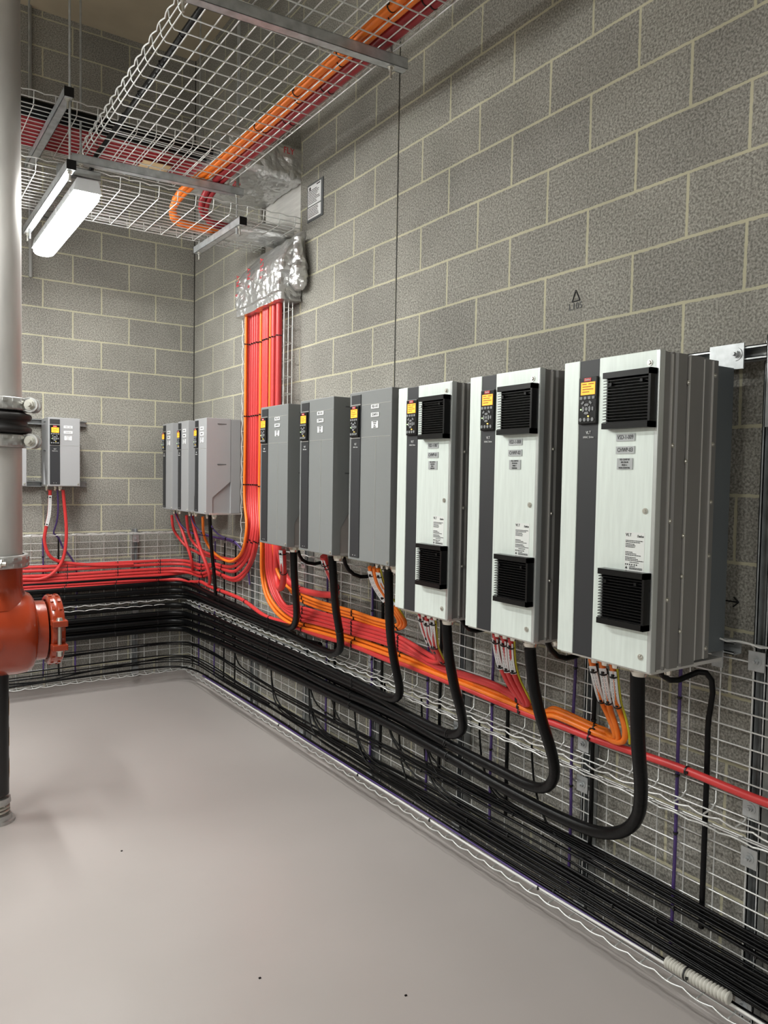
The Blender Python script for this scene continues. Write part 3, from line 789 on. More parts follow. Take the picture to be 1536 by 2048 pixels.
pl3 = lambda a, b: [(.105, .165, .395, .412, a, .013), (.105, .165, .362, .379, b, .013), (.110, .160, .315, .346, 'VSD ' + b + '\nFED FROM\nMSSB1-1\nESSENTIAL', .0062)]
g3 = ((.012, -.2, .010), (.055, -.2, .009), (.09, -.2, .013))
slim_drive((-1.133, 0, 1.526), 0, .222, .470, .28, .041, 'small grey drive on the back wall, just right of the big pipe', [(.108, .165, .398, .416, 'VSD-1-003', .013), (.108, .165, .362, .380, 'HHWP-03', .013), (.112, .160, .316, .346, 'VSD HHWP-03\nFED FROM\nMSSB1-1\nESSENTIAL', .0062)], strip=(.010, .075), kp=(.010, .283, .063, .133), panel_lines=False, shoulder=.008, glands=((.012 + .0, -.2, .010), (.066, -.2, .009), (.098, -.2, .013)), bare=False, pm='plastic_lit', diag=(.17, .10), notch_y=-.15)
slim_drive((-1.475, 0, 1.526), 0, .222, .470, .28, .041, 'small grey drive on the back wall, mostly hidden behind the big pipe', [(.108, .165, .398, .416, 'VSD-1-002', .013)], strip=(.010, .075), kp=(.010, .283, .063, .133), panel_lines=False, shoulder=.008, glands=((.012, -.2, .010), (.066, -.2, .009), (.098, -.2, .013)), bare=False, pm='plastic_lit', diag=(.17, .10), notch_y=-.15)

# ================================================================== CABLES
PATHS = {"orange_c3":[[-0.12,-1.286,2.8],[-0.12,-1.286,2.462],[-0.12,-1.286,2.125],[-0.12,-1.286,1.787],[-0.12,-1.286,1.45],[-0.156,-1.408,1.298],[-0.156,-1.375,1.183],[-0.12,-1.21,1.091],[-0.12,-1.079,1.039],[-0.12,-0.964,1.037],[-0.12,-0.784,1.065],[-0.12,-0.657,1.105],[-0.16,-0.685,1.165],[-0.2,-0.763,1.217],[-0.24,-0.859,1.276],[-0.25,-0.88,1.332]],"red_c2":[[-0.1,-1.28,2.8],[-0.1,-1.28,2.462],[-0.1,-1.28,2.125],[-0.1,-1.28,1.787],[-0.1,-1.28,1.45],[-0.136,-1.393,1.297],[-0.136,-1.35,1.172],[-0.1,-1.184,1.084],[-0.1,-1.064,1.051],[-0.1,-0.915,1.045],[-0.1,-0.733,1.048],[-0.12,-0.592,1.057],[-0.15,-0.488,1.093],[-0.19,-0.472,1.148],[-0.22,-0.503,1.217],[-0.24,-0.538,1.274],[-0.25,-0.555,1.326]],"red_c1":[[-0.088,-1.288,2.8],[-0.088,-1.288,2.462],[-0.088,-1.288,2.125],[-0.088,-1.288,1.787],[-0.088,-1.288,1.45],[-0.124,-1.391,1.296],[-0.124,-1.354,1.164],[-0.088,-1.178,1.065],[-0.088,-1.036,1.036],[-0.088,-0.885,1.03],[-0.088,-0.639,1.029],[-0.1,-0.405,1.032],[-0.115,-0.361,1.047],[-0.13,-0.238,1.064],[-0.17,-0.172,1.125],[-0.2,-0.156,1.171],[-0.23,-0.198,1.213],[-0.25,-0.235,1.276],[-0.25,-0.228,1.313]],"red_b1":[[-0.09,-1.328,2.8],[-0.09,-1.328,2.462],[-0.09,-1.328,2.125],[-0.09,-1.328,1.787],[-0.09,-1.328,1.45],[-0.126,-1.426,1.298],[-0.126,-1.388,1.184],[-0.09,-1.21,1.068],[-0.09,-1.052,1.003],[-0.09,-0.879,0.985],[-0.09,-0.709,0.984],[-0.09,-0.42,0.945],[-0.1,-0.22,0.951],[-0.14,-0.13,0.955],[-0.24,-0.095,0.955],[-0.5,-0.09,0.955],[-1.0,-0.09,0.95],[-1.6,-0.09,0.955],[-2.3,-0.09,0.955]],"red_b2":[[-0.09,-1.363,2.8],[-0.09,-1.363,2.462],[-0.09,-1.363,2.125],[-0.09,-1.363,1.787],[-0.09,-1.363,1.45],[-0.126,-1.456,1.3],[-0.126,-1.414,1.165],[-0.09,-1.221,1.044],[-0.09,-1.064,0.97],[-0.09,-0.868,0.961],[-0.09,-0.671,0.966],[-0.09,-0.42,0.918],[-0.1,-0.22,0.924],[-0.14,-0.13,0.928],[-0.24,-0.095,0.928],[-0.5,-0.09,0.928],[-1.0,-0.09,0.923],[-1.6,-0.09,0.928],[-2.3,-0.09,0.928]],"red_b3":[[-0.09,-1.397,2.8],[-0.09,-1.397,2.462],[-0.09,-1.397,2.125],[-0.09,-1.397,1.787],[-0.09,-1.397,1.45],[-0.126,-1.495,1.303],[-0.126,-1.449,1.147],[-0.09,-1.259,1.009],[-0.09,-1.065,0.922],[-0.09,-0.869,0.919],[-0.09,-0.647,0.928],[-0.09,-0.42,0.882],[-0.1,-0.22,0.888],[-0.14,-0.13,0.892],[-0.24,-0.095,0.892],[-0.5,-0.09,0.892],[-1.0,-0.09,0.887],[-1.6,-0.09,0.892],[-2.3,-0.09,0.892]],"red_b4":[[-0.08,-1.401,2.8],[-0.08,-1.401,2.462],[-0.08,-1.401,2.125],[-0.08,-1.401,1.787],[-0.08,-1.401,1.45],[-0.116,-1.502,1.303],[-0.116,-1.466,1.169],[-0.08,-1.308,1.048],[-0.08,-1.163,0.937],[-0.08,-1.042,0.904],[-0.08,-0.868,0.904],[-0.08,-0.646,0.914],[-0.08,-0.42,0.858],[-0.1,-0.22,0.864],[-0.14,-0.13,0.868],[-0.24,-0.095,0.868],[-0.5,-0.09,0.868],[-1.0,-0.09,0.863],[-1.6,-0.09,0.868],[-2.3,-0.09,0.868]],"motor_c1":[[-0.22,-0.224,1.336],[-0.21,-0.213,1.299],[-0.2,-0.244,1.261],[-0.19,-0.304,1.186],[-0.17,-0.349,1.081],[-0.15,-0.379,0.995],[-0.135,-0.354,0.933],[-0.067,-0.12,0.859],[-0.3,-0.1,0.845],[-0.5,-0.09,0.845],[-1.0,-0.09,0.842],[-1.6,-0.09,0.84],[-2.3,-0.09,0.84]],"motor_c2":[[-0.22,-0.579,1.352],[-0.22,-0.59,1.323],[-0.21,-0.597,1.249],[-0.2,-0.623,1.18],[-0.18,-0.649,1.088],[-0.16,-0.701,0.999],[-0.14,-0.726,0.916],[-0.12,-0.69,0.869],[-0.1,-0.617,0.828]],"motor_c3":[[-0.24,-0.985,1.351],[-0.23,-0.964,1.316],[-0.2,-0.909,1.147],[-0.16,-0.852,0.982],[-0.13,-0.807,0.861],[-0.11,-0.764,0.794],[-0.1,-0.75,0.735],[-0.1,-0.5,0.765],[-0.1,-0.25,0.8],[-0.15,-0.13,0.82],[-0.3,-0.1,0.828],[-1.0,-0.09,0.828],[-2.3,-0.09,0.828]],"red_single":[[-2.3,-0.09,0.815],[-1.4,-0.09,0.815],[-0.6,-0.09,0.815],[-0.26,-0.1,0.812],[-0.15,-0.14,0.808],[-0.1,-0.25,0.8],[-0.1,-0.465,0.826],[-0.1,-0.571,0.815],[-0.1,-0.75,0.81],[-0.1,-0.92,0.809],[-0.1,-1.234,0.798],[-0.1,-1.57,0.748],[-0.1,-1.8,0.752],[-0.1,-2.22,0.751],[-0.1,-2.614,0.764],[-0.1,-3.008,0.758],[-0.1,-3.036,0.764],[-0.1,-3.394,0.759],[-0.1,-3.491,0.76],[-0.1,-3.73,0.751],[-0.1,-3.911,0.749],[-0.1,-3.98,0.751],[-0.1,-4.194,0.748],[-0.1,-4.328,0.753],[-0.1,-4.505,0.758],[-0.1,-4.6,0.755],[-0.1,-4.71,0.75],[-0.1,-4.787,0.75],[-0.1,-5.2,0.75],[-0.1,-6.0,0.75],[-0.1,-7.5,0.75]],"red_back_low":[[-2.3,-0.09,0.79],[-1.6,-0.09,0.79],[-0.9,-0.088,0.792],[-0.4,-0.083,0.792],[-0.24,-0.09,0.79],[-0.14,-0.14,0.786],[-0.085,-0.3,0.777],[-0.08,-0.7,0.757],[-0.08,-1.1,0.74]],"b1_red_l":[[-1.099,-0.2,1.496],[-1.101,-0.17,1.33],[-1.119,-0.15,1.223],[-1.125,-0.13,1.138],[-1.092,-0.12,1.034],[-1.027,-0.1,0.987],[-0.75,-0.1,0.945],[-0.5,-0.1,0.94]],"b1_red_r":[[-1.015,-0.2,1.497],[-1.004,-0.19,1.39],[-0.987,-0.17,1.221],[-0.988,-0.15,1.099],[-1.01,-0.13,0.977],[-1.082,-0.12,0.889],[-1.145,-0.1,0.863],[-1.25,-0.1,0.87],[-1.7,-0.1,0.865],[-2.3,-0.1,0.865]],"b1_purple":[[-1.051,-0.2,1.497],[-1.043,-0.18,1.389],[-1.042,-0.15,1.293],[-1.057,-0.11,1.206],[-1.076,-0.09,1.175],[-1.006,-0.08,1.167],[-1.011,-0.06,1.117],[-0.905,-0.058,0.95],[-0.905,-0.058,0.5],[-0.905,-0.058,0.16]],"orange_d9_a":[[-0.09,-1.45,2.8],[-0.09,-1.45,2.475],[-0.09,-1.45,2.15],[-0.09,-1.45,1.825],[-0.09,-1.45,1.5],[-0.134,-1.581,1.202],[-0.1,-1.519,0.994],[-0.1,-1.584,0.875],[-0.1,-1.729,0.794],[-0.1,-1.976,0.755],[-0.1,-2.22,0.767],[-0.1,-2.614,0.781],[-0.1,-2.993,0.782],[-0.105,-3.4,0.776],[-0.105,-3.496,0.776],[-0.105,-3.735,0.77],[-0.105,-3.967,0.767],[-0.11,-3.988,0.78],[-0.11,-4.19,0.773],[-0.11,-4.261,0.772],[-0.12,-4.263,0.775],[-0.12,-4.304,0.771],[-0.12,-4.326,0.783],[-0.13,-4.333,0.797],[-0.13,-4.335,0.825],[-0.13,-4.314,0.875],[-0.2,-4.352,0.932],[-0.27,-4.396,1.015],[-0.33,-4.436,1.093]],"orange_d9_b":[[-0.075,-1.432,2.8],[-0.075,-1.432,2.475],[-0.075,-1.432,2.15],[-0.075,-1.432,1.825],[-0.075,-1.432,1.5],[-0.119,-1.57,1.226],[-0.085,-1.508,1.017],[-0.085,-1.573,0.897],[-0.085,-1.719,0.815],[-0.085,-1.965,0.776],[-0.085,-2.209,0.786],[-0.085,-2.603,0.799],[-0.085,-2.983,0.797],[-0.09,-3.38,0.789],[-0.09,-3.478,0.788],[-0.09,-3.718,0.781],[-0.09,-3.952,0.777],[-0.095,-3.973,0.791],[-0.095,-4.176,0.783],[-0.095,-4.248,0.782],[-0.11,-4.243,0.786],[-0.11,-4.278,0.777],[-0.11,-4.296,0.772],[-0.13,-4.311,0.791],[-0.13,-4.302,0.816],[-0.13,-4.28,0.856],[-0.2,-4.319,0.928],[-0.27,-4.36,1.015],[-0.33,-4.396,1.093]],"orange_d9_c":[[-0.065,-1.425,2.8],[-0.065,-1.425,2.475],[-0.065,-1.425,2.15],[-0.065,-1.425,1.825],[-0.065,-1.425,1.5],[-0.104,-1.559,1.209],[-0.07,-1.498,0.999],[-0.07,-1.563,0.879],[-0.07,-1.709,0.797],[-0.07,-1.955,0.758],[-0.07,-2.2,0.769],[-0.07,-2.594,0.782],[-0.07,-2.975,0.781],[-0.075,-3.362,0.777],[-0.075,-3.46,0.776],[-0.075,-3.702,0.769],[-0.075,-3.938,0.766],[-0.08,-3.959,0.793],[-0.08,-4.163,0.784],[-0.08,-4.236,0.783],[-0.1,-4.223,0.788],[-0.1,-4.258,0.779],[-0.13,-4.3,0.792],[-0.13,-4.281,0.829],[-0.13,-4.254,0.868],[-0.2,-4.287,0.934],[-0.27,-4.324,1.015],[-0.33,-4.356,1.091]],"red_d7_2":[[-0.1,-1.57,2.8],[-0.1,-1.57,2.475],[-0.1,-1.57,2.15],[-0.1,-1.57,1.825],[-0.1,-1.57,1.5],[-0.134,-1.729,1.214],[-0.1,-1.677,1.022],[-0.1,-1.747,0.918],[-0.1,-1.862,0.853],[-0.1,-1.973,0.869],[-0.1,-2.217,0.876],[-0.1,-2.611,0.883],[-0.1,-3.004,0.885],[-0.11,-3.271,0.851],[-0.15,-3.419,0.855],[-0.2,-3.437,0.916],[-0.27,-3.51,0.992],[-0.33,-3.573,1.088]],"red_d7_1":[[-0.1,-1.555,2.8],[-0.1,-1.555,2.475],[-0.1,-1.555,2.15],[-0.1,-1.555,1.825],[-0.1,-1.555,1.5],[-0.134,-1.711,1.213],[-0.1,-1.658,1.02],[-0.1,-1.729,0.915],[-0.1,-1.845,0.85],[-0.1,-1.973,0.85],[-0.1,-2.217,0.857],[-0.1,-2.611,0.863],[-0.1,-3.004,0.867],[-0.11,-3.271,0.825],[-0.15,-3.399,0.863],[-0.2,-3.422,0.919],[-0.27,-3.472,0.996],[-0.33,-3.536,1.089]],"red_d8_0":[[-0.1,-1.534,2.8],[-0.1,-1.534,2.475],[-0.1,-1.534,2.15],[-0.1,-1.534,1.825],[-0.1,-1.534,1.5],[-0.134,-1.682,1.21],[-0.1,-1.629,1.017],[-0.1,-1.701,0.911],[-0.1,-1.818,0.846],[-0.1,-1.974,0.827],[-0.1,-2.218,0.836],[-0.1,-2.612,0.845],[-0.1,-3.005,0.848],[-0.1,-3.362,0.813],[-0.1,-3.489,0.816],[-0.11,-3.654,0.822],[-0.11,-3.755,0.815],[-0.11,-3.804,0.805],[-0.13,-3.872,0.798],[-0.16,-3.839,0.849],[-0.21,-3.839,0.927],[-0.27,-3.875,1.016],[-0.33,-3.931,1.089]],"red_d8_2":[[-0.1,-1.512,2.8],[-0.1,-1.512,2.475],[-0.1,-1.512,2.15],[-0.1,-1.512,1.825],[-0.1,-1.512,1.5],[-0.134,-1.654,1.208],[-0.1,-1.6,1.014],[-0.1,-1.672,0.908],[-0.1,-1.791,0.842],[-0.1,-1.975,0.805],[-0.1,-2.219,0.814],[-0.1,-2.612,0.826],[-0.1,-3.005,0.832],[-0.1,-3.363,0.801],[-0.1,-3.489,0.805],[-0.11,-3.654,0.811],[-0.11,-3.755,0.805],[-0.11,-3.804,0.795],[-0.13,-3.906,0.798],[-0.16,-3.889,0.861],[-0.21,-3.905,0.925],[-0.27,-3.95,1.01],[-0.33,-4.009,1.089]],"red_d7_0":[[-0.075,-1.505,2.8],[-0.075,-1.505,2.475],[-0.075,-1.505,2.15],[-0.075,-1.505,1.825],[-0.075,-1.505,1.5],[-0.109,-1.644,1.206],[-0.075,-1.591,1.011],[-0.075,-1.663,0.905],[-0.075,-1.781,0.839],[-0.075,-1.925,0.849],[-0.075,-2.172,0.856],[-0.075,-2.57,0.863],[-0.075,-2.968,0.866],[-0.085,-3.238,0.83],[-0.15,-3.379,0.868],[-0.2,-3.397,0.927],[-0.27,-3.442,1.009],[-0.33,-3.495,1.087]],"red_d8_1":[[-0.075,-1.469,2.8],[-0.075,-1.469,2.475],[-0.075,-1.469,2.15],[-0.075,-1.469,1.825],[-0.075,-1.469,1.5],[-0.109,-1.614,1.204],[-0.075,-1.562,1.008],[-0.075,-1.635,0.901],[-0.075,-1.754,0.835],[-0.075,-1.926,0.806],[-0.075,-2.173,0.815],[-0.075,-2.571,0.827],[-0.075,-2.969,0.83],[-0.075,-3.331,0.797],[-0.075,-3.459,0.801],[-0.085,-3.626,0.807],[-0.085,-3.729,0.8],[-0.085,-3.778,0.79],[-0.13,-3.887,0.793],[-0.16,-3.862,0.854],[-0.21,-3.871,0.923],[-0.27,-3.917,1.014],[-0.33,-3.972,1.089]],"orange_d6_0":[[-0.11,-1.63,2.8],[-0.11,-1.63,2.475],[-0.11,-1.63,2.15],[-0.11,-1.63,1.825],[-0.11,-1.63,1.5],[-0.144,-1.769,1.218],[-0.11,-1.755,1.052],[-0.11,-1.859,0.984],[-0.11,-2.032,0.959],[-0.11,-2.233,0.942],[-0.11,-2.625,0.942],[-0.11,-2.844,0.937],[-0.11,-2.961,0.94],[-0.12,-3.038,0.94],[-0.14,-3.079,0.976],[-0.18,-3.074,1.033],[-0.21,-3.049,1.078],[-0.26,-3.046,1.15],[-0.3,-3.074,1.225]],"orange_d6_1":[[-0.1,-1.623,2.8],[-0.1,-1.623,2.475],[-0.1,-1.623,2.15],[-0.1,-1.623,1.825],[-0.1,-1.623,1.5],[-0.134,-1.764,1.217],[-0.1,-1.746,1.051],[-0.1,-1.848,0.982],[-0.1,-2.013,0.938],[-0.1,-2.216,0.922],[-0.1,-2.609,0.923],[-0.1,-2.83,0.919],[-0.1,-2.946,0.922],[-0.12,-3.065,0.941],[-0.14,-3.106,0.973],[-0.18,-3.094,1.036],[-0.21,-3.069,1.088],[-0.26,-3.074,1.153],[-0.3,-3.11,1.226]],"orange_d6_2":[[-0.09,-1.616,2.8],[-0.09,-1.616,2.475],[-0.09,-1.616,2.15],[-0.09,-1.616,1.825],[-0.09,-1.616,1.5],[-0.124,-1.759,1.216],[-0.09,-1.737,1.049],[-0.09,-1.837,0.98],[-0.09,-1.995,0.917],[-0.09,-2.198,0.901],[-0.09,-2.594,0.904],[-0.09,-2.815,0.9],[-0.09,-2.932,0.904],[-0.12,-3.091,0.946],[-0.14,-3.132,0.974],[-0.18,-3.121,1.033],[-0.21,-3.082,1.106],[-0.26,-3.108,1.158],[-0.3,-3.142,1.225]],"thickred_d5":[[-0.1,-1.723,2.8],[-0.1,-1.723,2.475],[-0.1,-1.723,2.15],[-0.1,-1.723,1.825],[-0.1,-1.723,1.5],[-0.144,-1.838,1.213],[-0.11,-1.823,1.09],[-0.11,-1.891,1.018],[-0.11,-2.032,0.981],[-0.11,-2.232,0.98],[-0.11,-2.382,0.993],[-0.14,-2.508,1.016],[-0.17,-2.555,1.058],[-0.23,-2.602,1.136],[-0.27,-2.624,1.191],[-0.29,-2.641,1.231]],"thickred_d4":[[-0.1,-1.658,2.8],[-0.1,-1.658,2.475],[-0.1,-1.658,2.15],[-0.1,-1.658,1.825],[-0.1,-1.658,1.5],[-0.134,-1.786,1.18],[-0.1,-1.726,1.023],[-0.12,-1.789,0.965],[-0.16,-1.911,0.972],[-0.2,-2.017,1.019],[-0.25,-2.122,1.104],[-0.28,-2.176,1.166],[-0.29,-2.188,1.222]],"motor_d4":[[-0.3,-2.337,1.236],[-0.29,-2.326,1.129],[-0.22,-2.218,0.95],[-0.16,-2.11,0.831],[-0.12,-1.984,0.752],[-0.1,-1.781,0.736],[-0.1,-1.4,0.735],[-0.1,-0.7,0.755],[-0.1,-0.3,0.77],[-0.13,-0.15,0.778],[-0.2,-0.1,0.778],[-0.35,-0.09,0.778],[-0.9,-0.09,0.776],[-1.6,-0.09,0.778],[-2.3,-0.09,0.778]],"motor_d5":[[-0.3,-2.74,1.242],[-0.29,-2.74,1.126],[-0.23,-2.665,0.965],[-0.17,-2.606,0.824],[-0.13,-2.546,0.736],[-0.11,-2.446,0.69],[-0.1,-2.276,0.68],[-0.1,-1.8,0.695],[-0.1,-1.2,0.7],[-0.1,-0.7,0.71],[-0.1,-0.3,0.714],[-0.13,-0.15,0.722],[-0.2,-0.1,0.722],[-0.35,-0.09,0.722],[-0.9,-0.09,0.72],[-1.6,-0.09,0.722],[-2.3,-0.09,0.722]],"motor_d6":[[-0.3,-3.222,1.228],[-0.28,-3.2,1.095],[-0.22,-3.133,0.902],[-0.16,-3.095,0.74],[-0.13,-3.087,0.642],[-0.12,-3.042,0.6],[-0.11,-2.91,0.584],[-0.1,-2.595,0.587],[-0.1,-2.0,0.6],[-0.1,-1.2,0.6],[-0.1,-0.7,0.605],[-0.1,-0.3,0.599],[-0.13,-0.15,0.607],[-0.2,-0.1,0.607],[-0.35,-0.09,0.607],[-0.9,-0.09,0.605],[-1.6,-0.09,0.607],[-2.3,-0.09,0.607]],"motor_d7":[[-0.33,-3.66,1.079],[-0.31,-3.648,0.97],[-0.25,-3.615,0.819],[-0.18,-3.583,0.681],[-0.14,-3.544,0.602],[-0.12,-3.454,0.552],[-0.11,-3.332,0.54],[-0.1,-3.043,0.545],[-0.1,-2.785,0.564],[-0.1,-2.0,0.56],[-0.1,-1.2,0.555],[-0.1,-0.7,0.555],[-0.1,-0.3,0.537],[-0.13,-0.15,0.545],[-0.2,-0.1,0.545],[-0.35,-0.09,0.545],[-0.9,-0.09,0.543],[-1.6,-0.09,0.545],[-2.3,-0.09,0.545]],"motor_d8":[[-0.33,-4.1,1.067],[-0.32,-4.103,0.978],[-0.27,-4.095,0.834],[-0.2,-4.09,0.683],[-0.16,-4.067,0.589],[-0.14,-4.014,0.527],[-0.13,-3.918,0.5],[-0.12,-3.777,0.497],[-0.11,-3.406,0.501],[-0.1,-3.044,0.513],[-0.1,-2.4,0.5],[-0.1,-2.0,0.505],[-0.1,-1.2,0.5],[-0.1,-0.7,0.495],[-0.1,-0.3,0.474],[-0.13,-0.15,0.482],[-0.2,-0.1,0.482],[-0.35,-0.09,0.482],[-0.9,-0.09,0.48],[-1.6,-0.09,0.482],[-2.3,-0.09,0.482]],"motor_d9":[[-0.35,-4.54,1.088],[-0.34,-4.536,0.979],[-0.29,-4.506,0.846],[-0.22,-4.467,0.699],[-0.17,-4.42,0.585],[-0.15,-4.359,0.514],[-0.13,-4.244,0.456],[-0.12,-4.127,0.438],[-0.11,-3.769,0.431],[-0.11,-3.387,0.448],[-0.1,-3.046,0.452],[-0.1,-2.4,0.455],[-0.1,-2.0,0.455],[-0.1,-1.2,0.445],[-0.1,-0.7,0.435],[-0.1,-0.3,0.414],[-0.13,-0.15,0.422],[-0.2,-0.1,0.422],[-0.35,-0.09,0.422],[-0.9,-0.09,0.42],[-1.6,-0.09,0.422],[-2.3,-0.09,0.422]],"black_run_a":[[-0.07,-3.343,0.469],[-0.065,-3.192,0.465],[-0.065,-2.995,0.479],[-0.065,-2.4,0.47],[-0.065,-1.2,0.47],[-0.075,-0.3,0.46],[-0.12,-0.12,0.455],[-0.3,-0.07,0.452],[-1.0,-0.07,0.45],[-2.3,-0.07,0.45]],"black_run_b":[[-0.06,-2.928,0.509],[-0.065,-2.732,0.521],[-0.065,-2.2,0.53],[-0.065,-1.2,0.53],[-0.075,-0.3,0.52],[-0.12,-0.12,0.515],[-0.3,-0.07,0.512],[-1.0,-0.07,0.512],[-2.3,-0.07,0.512]],"black_run_c":[[-0.06,-2.204,0.683],[-0.065,-1.8,0.66],[-0.065,-1.2,0.665],[-0.08,-0.3,0.672],[-0.13,-0.13,0.675],[-0.3,-0.085,0.675],[-1.0,-0.085,0.675],[-2.3,-0.085,0.675]],"ctrl_d4":[[-0.25,-2.298,1.222],[-0.22,-2.258,1.177],[-0.18,-2.252,1.142],[-0.14,-2.28,1.14],[-0.09,-2.29,1.158],[-0.065,-2.289,1.165]],"ctrl_d5":[[-0.25,-2.768,1.233],[-0.22,-2.738,1.175],[-0.18,-2.739,1.139],[-0.14,-2.749,1.126],[-0.08,-2.759,1.141],[-0.065,-2.781,1.155]],"ctrl_d7":[[-0.27,-3.666,1.099],[-0.24,-3.649,1.059],[-0.2,-3.638,1.03],[-0.16,-3.628,1.018],[-0.12,-3.626,1.022],[-0.065,-3.609,1.028]],"ctrl_d8":[[-0.27,-4.115,1.091],[-0.24,-4.099,1.051],[-0.2,-4.094,1.015],[-0.16,-4.098,1.004],[-0.12,-4.106,1.015],[-0.065,-4.097,1.023]],"ctrl_d9":[[-0.27,-4.546,1.092],[-0.24,-4.534,1.062],[-0.2,-4.534,1.036],[-0.17,-4.548,1.034],[-0.13,-4.548,1.051],[-0.1,-4.56,1.07],[-0.08,-4.579,1.072],[-0.062,-4.591,1.052],[-0.058,-4.594,1.002],[-0.058,-4.575,0.95],[-0.058,-4.575,0.8],[-0.058,-4.575,0.6],[-0.058,-4.575,0.4],[-0.058,-4.575,0.28]]}
def yat(*ys): return [(lambda p, q=q: (p.y - q) if p.x > -.35 else 9) for q in ys]
def xat(*xs): return [(lambda p, q=q: (p.x - q) if p.y > -.3 else 9) for q in xs]
def zat(*zs): return [(lambda p, q=q: p.z - q) for q in zs]
TY = (-.45, -.85, -1.25, -1.65, -2.07, -2.62, -3.02, -3.42, -3.82, -4.17)
TXB = (-.30, -.62, -.98)
RZ = (2.45, 2.0, 1.55, 1.2)
def marker(parent, sp, i0, i1, side=(-1, -.7, 0), r=.011, m='plate_white'):
    """white write-on sleeve strapped along a cable"""
    seg = sp[i0:i1]
    d = Vector(side).normalized()
    mb = MB(); w_ = .0105
    vs = []; fs = []
    for i, p in enumerate(seg):
        t = (sp[min(i0 + i + 1, len(sp) - 1)] - sp[max(i0 + i - 1, 0)]).normalized(); s_ = t.cross(d).normalized()
        c = p + d * (r + .001)
        for a, b in ((-1, 0), (1, 0), (1, 1), (-1, 1)): vs.append(c + s_ * w_ * a + d * .0022 * b)
    for i in range(len(seg) - 1):
        for e in range(4): fs.append((i * 4 + e, i * 4 + (e + 1) % 4, (i + 1) * 4 + (e + 1) % 4, (i + 1) * 4 + e))
    k = len(seg) - 1
    fs += [(3, 2, 1, 0), (k * 4, k * 4 + 1, k * 4 + 2, k * 4 + 3)]
    mb.add(vs, fs); o = mb.build('marker_sleeve', m, parent)
    pr = MB()
    for i in range(1, len(seg) - 1):
        p = seg[i]; t = (sp[i0 + i + 1] - sp[i0 + i - 1]).normalized(); s_ = t.cross(d).normalized(); c = p + d * (r + .0034)
        if i in (1, len(seg) - 2):
            a = c - s_ * .004 - t * .002; b = c + s_ * .004 + t * .002
            pr.add([c - s_ * .0045 - t * .003, c + s_ * .0045 - t * .003, c + s_ * .0045 + t * .003, c - s_ * .0045 + t * .003], [(0, 1, 2, 3)])
        else:
            for off in (-.0042, .0032):
                q = c + s_ * off
                for jj in range(2):
                    qq = q + t * (jj - .5) * .0075
                    pr.add([qq - s_ * .0009 - t * .002, qq + s_ * .0009 - t * .002, qq + s_ * .0009 + t * .002, qq - s_ * .0009 + t * .002], [(0, 1, 2, 3)])
    pr.build('lettering', 'ink_black', o)
    for i in (i0 + 1, i1 - 2):
        tie_mesh(sp[i], sp[i + 1] - sp[i - 1], r + .003).build('cable_tie', 'blacktie', parent)
def near_end(sp, z0, z1):
    n = len(sp); i = n - 1
    while i > 0 and not (z0 <= sp[i].z <= z1): i -= 1
    j = i
    while j > 0 and z0 <= sp[j].z <= z1: j -= 1
    return (j + 1, i) if i - j > 3 else None

def C(k, r, m, label, group=None, ta=None, **kw):
    return cable('power_cable' if m in ('red', 'orange', 'dark_red') else kw.pop('name', 'control_cable'), PATHS[k], r, m, label, group=group, tie_at=ta, **kw)
C('orange_c3', .0095, 'orange', 'orange cable curving from the riser up to the slim corner drive nearest the riser', ta=zat(*RZ))
C('red_c2', .0105, 'red', 'red cable from the riser up to the middle slim corner drive', ta=zat(*RZ))
C('red_c1', .0105, 'red', 'red cable from the riser up to the deepest slim corner drive', ta=zat(*RZ))
for k, lab in (('red_b1', 'topmost'), ('red_b2', 'second'), ('red_b3', 'third'), ('red_b4', 'lowest')):
    C(k, .0115, 'red', lab + ' of the four red cables sweeping from the riser onto the back wall mesh', ta=zat(*RZ) + xat(*TXB) + yat(-.45, -.85))
C('motor_c1', .0115, 'red', 'red motor cable hanging from the deepest corner drive and turning left along the back wall')
C('motor_c2', .0125, 'red', 'red motor cable hanging from the middle slim corner drive down to the single red cable')
C('red_single', .0125, 'red', 'single red cable running low along both walls to the right picture edge', ta=yat(*TY, -4.55) + xat(*TXB), n=12)
C('red_back_low', .0115, 'red', 'red cable just under its twin low on the back wall, ending behind the corner', ta=xat(*TXB))
_, sp = C('b1_red_l', .0115, 'red', 'red cable with a white marker hanging from the small back wall drive', step=.012)
marker(_, sp, int(len(sp) * .02) + 2, int(len(sp) * .25), side=(-.1, -1, 0), r=.0115)
C('b1_red_r', .0115, 'red', 'red cable hanging from the right gland of the small back wall drive and sweeping left')
C('b1_purple', .006, 'purple', 'purple cable hanging from the middle gland of the small back wall drive')
for k, lab in (('a', 'front'), ('b', 'upper'), ('c', 'rear')):
    _, sp = C('orange_d9_' + k, .0098, 'orange', lab + ' of three orange cables rising with a white marker to drive VSD-1-009', ta=zat(*RZ[:3]) + yat(*TY[4:]), step=.018)
    s = near_end(sp, .905, 1.075); s and marker(_, sp, s[0], s[1] + 1, r=.0098)
for d, w_ in ((7, 'VSD-1-007'), (8, 'VSD-1-008')):
    for k, lab in ((0, 'left'), (1, 'middle'), (2, 'right')):
        _, sp = C('red_d%d_%d' % (d, k), .0108, 'red', lab + ' of three red marked cables rising to drive ' + w_, ta=zat(*RZ[:3]) + yat(*[t for t in TY[4:] if t > (-3.5 if d == 7 else -3.9)]), step=.018)
        s = near_end(sp, .915, 1.075); s and marker(_, sp, s[0], s[1] + 1, r=.0108)
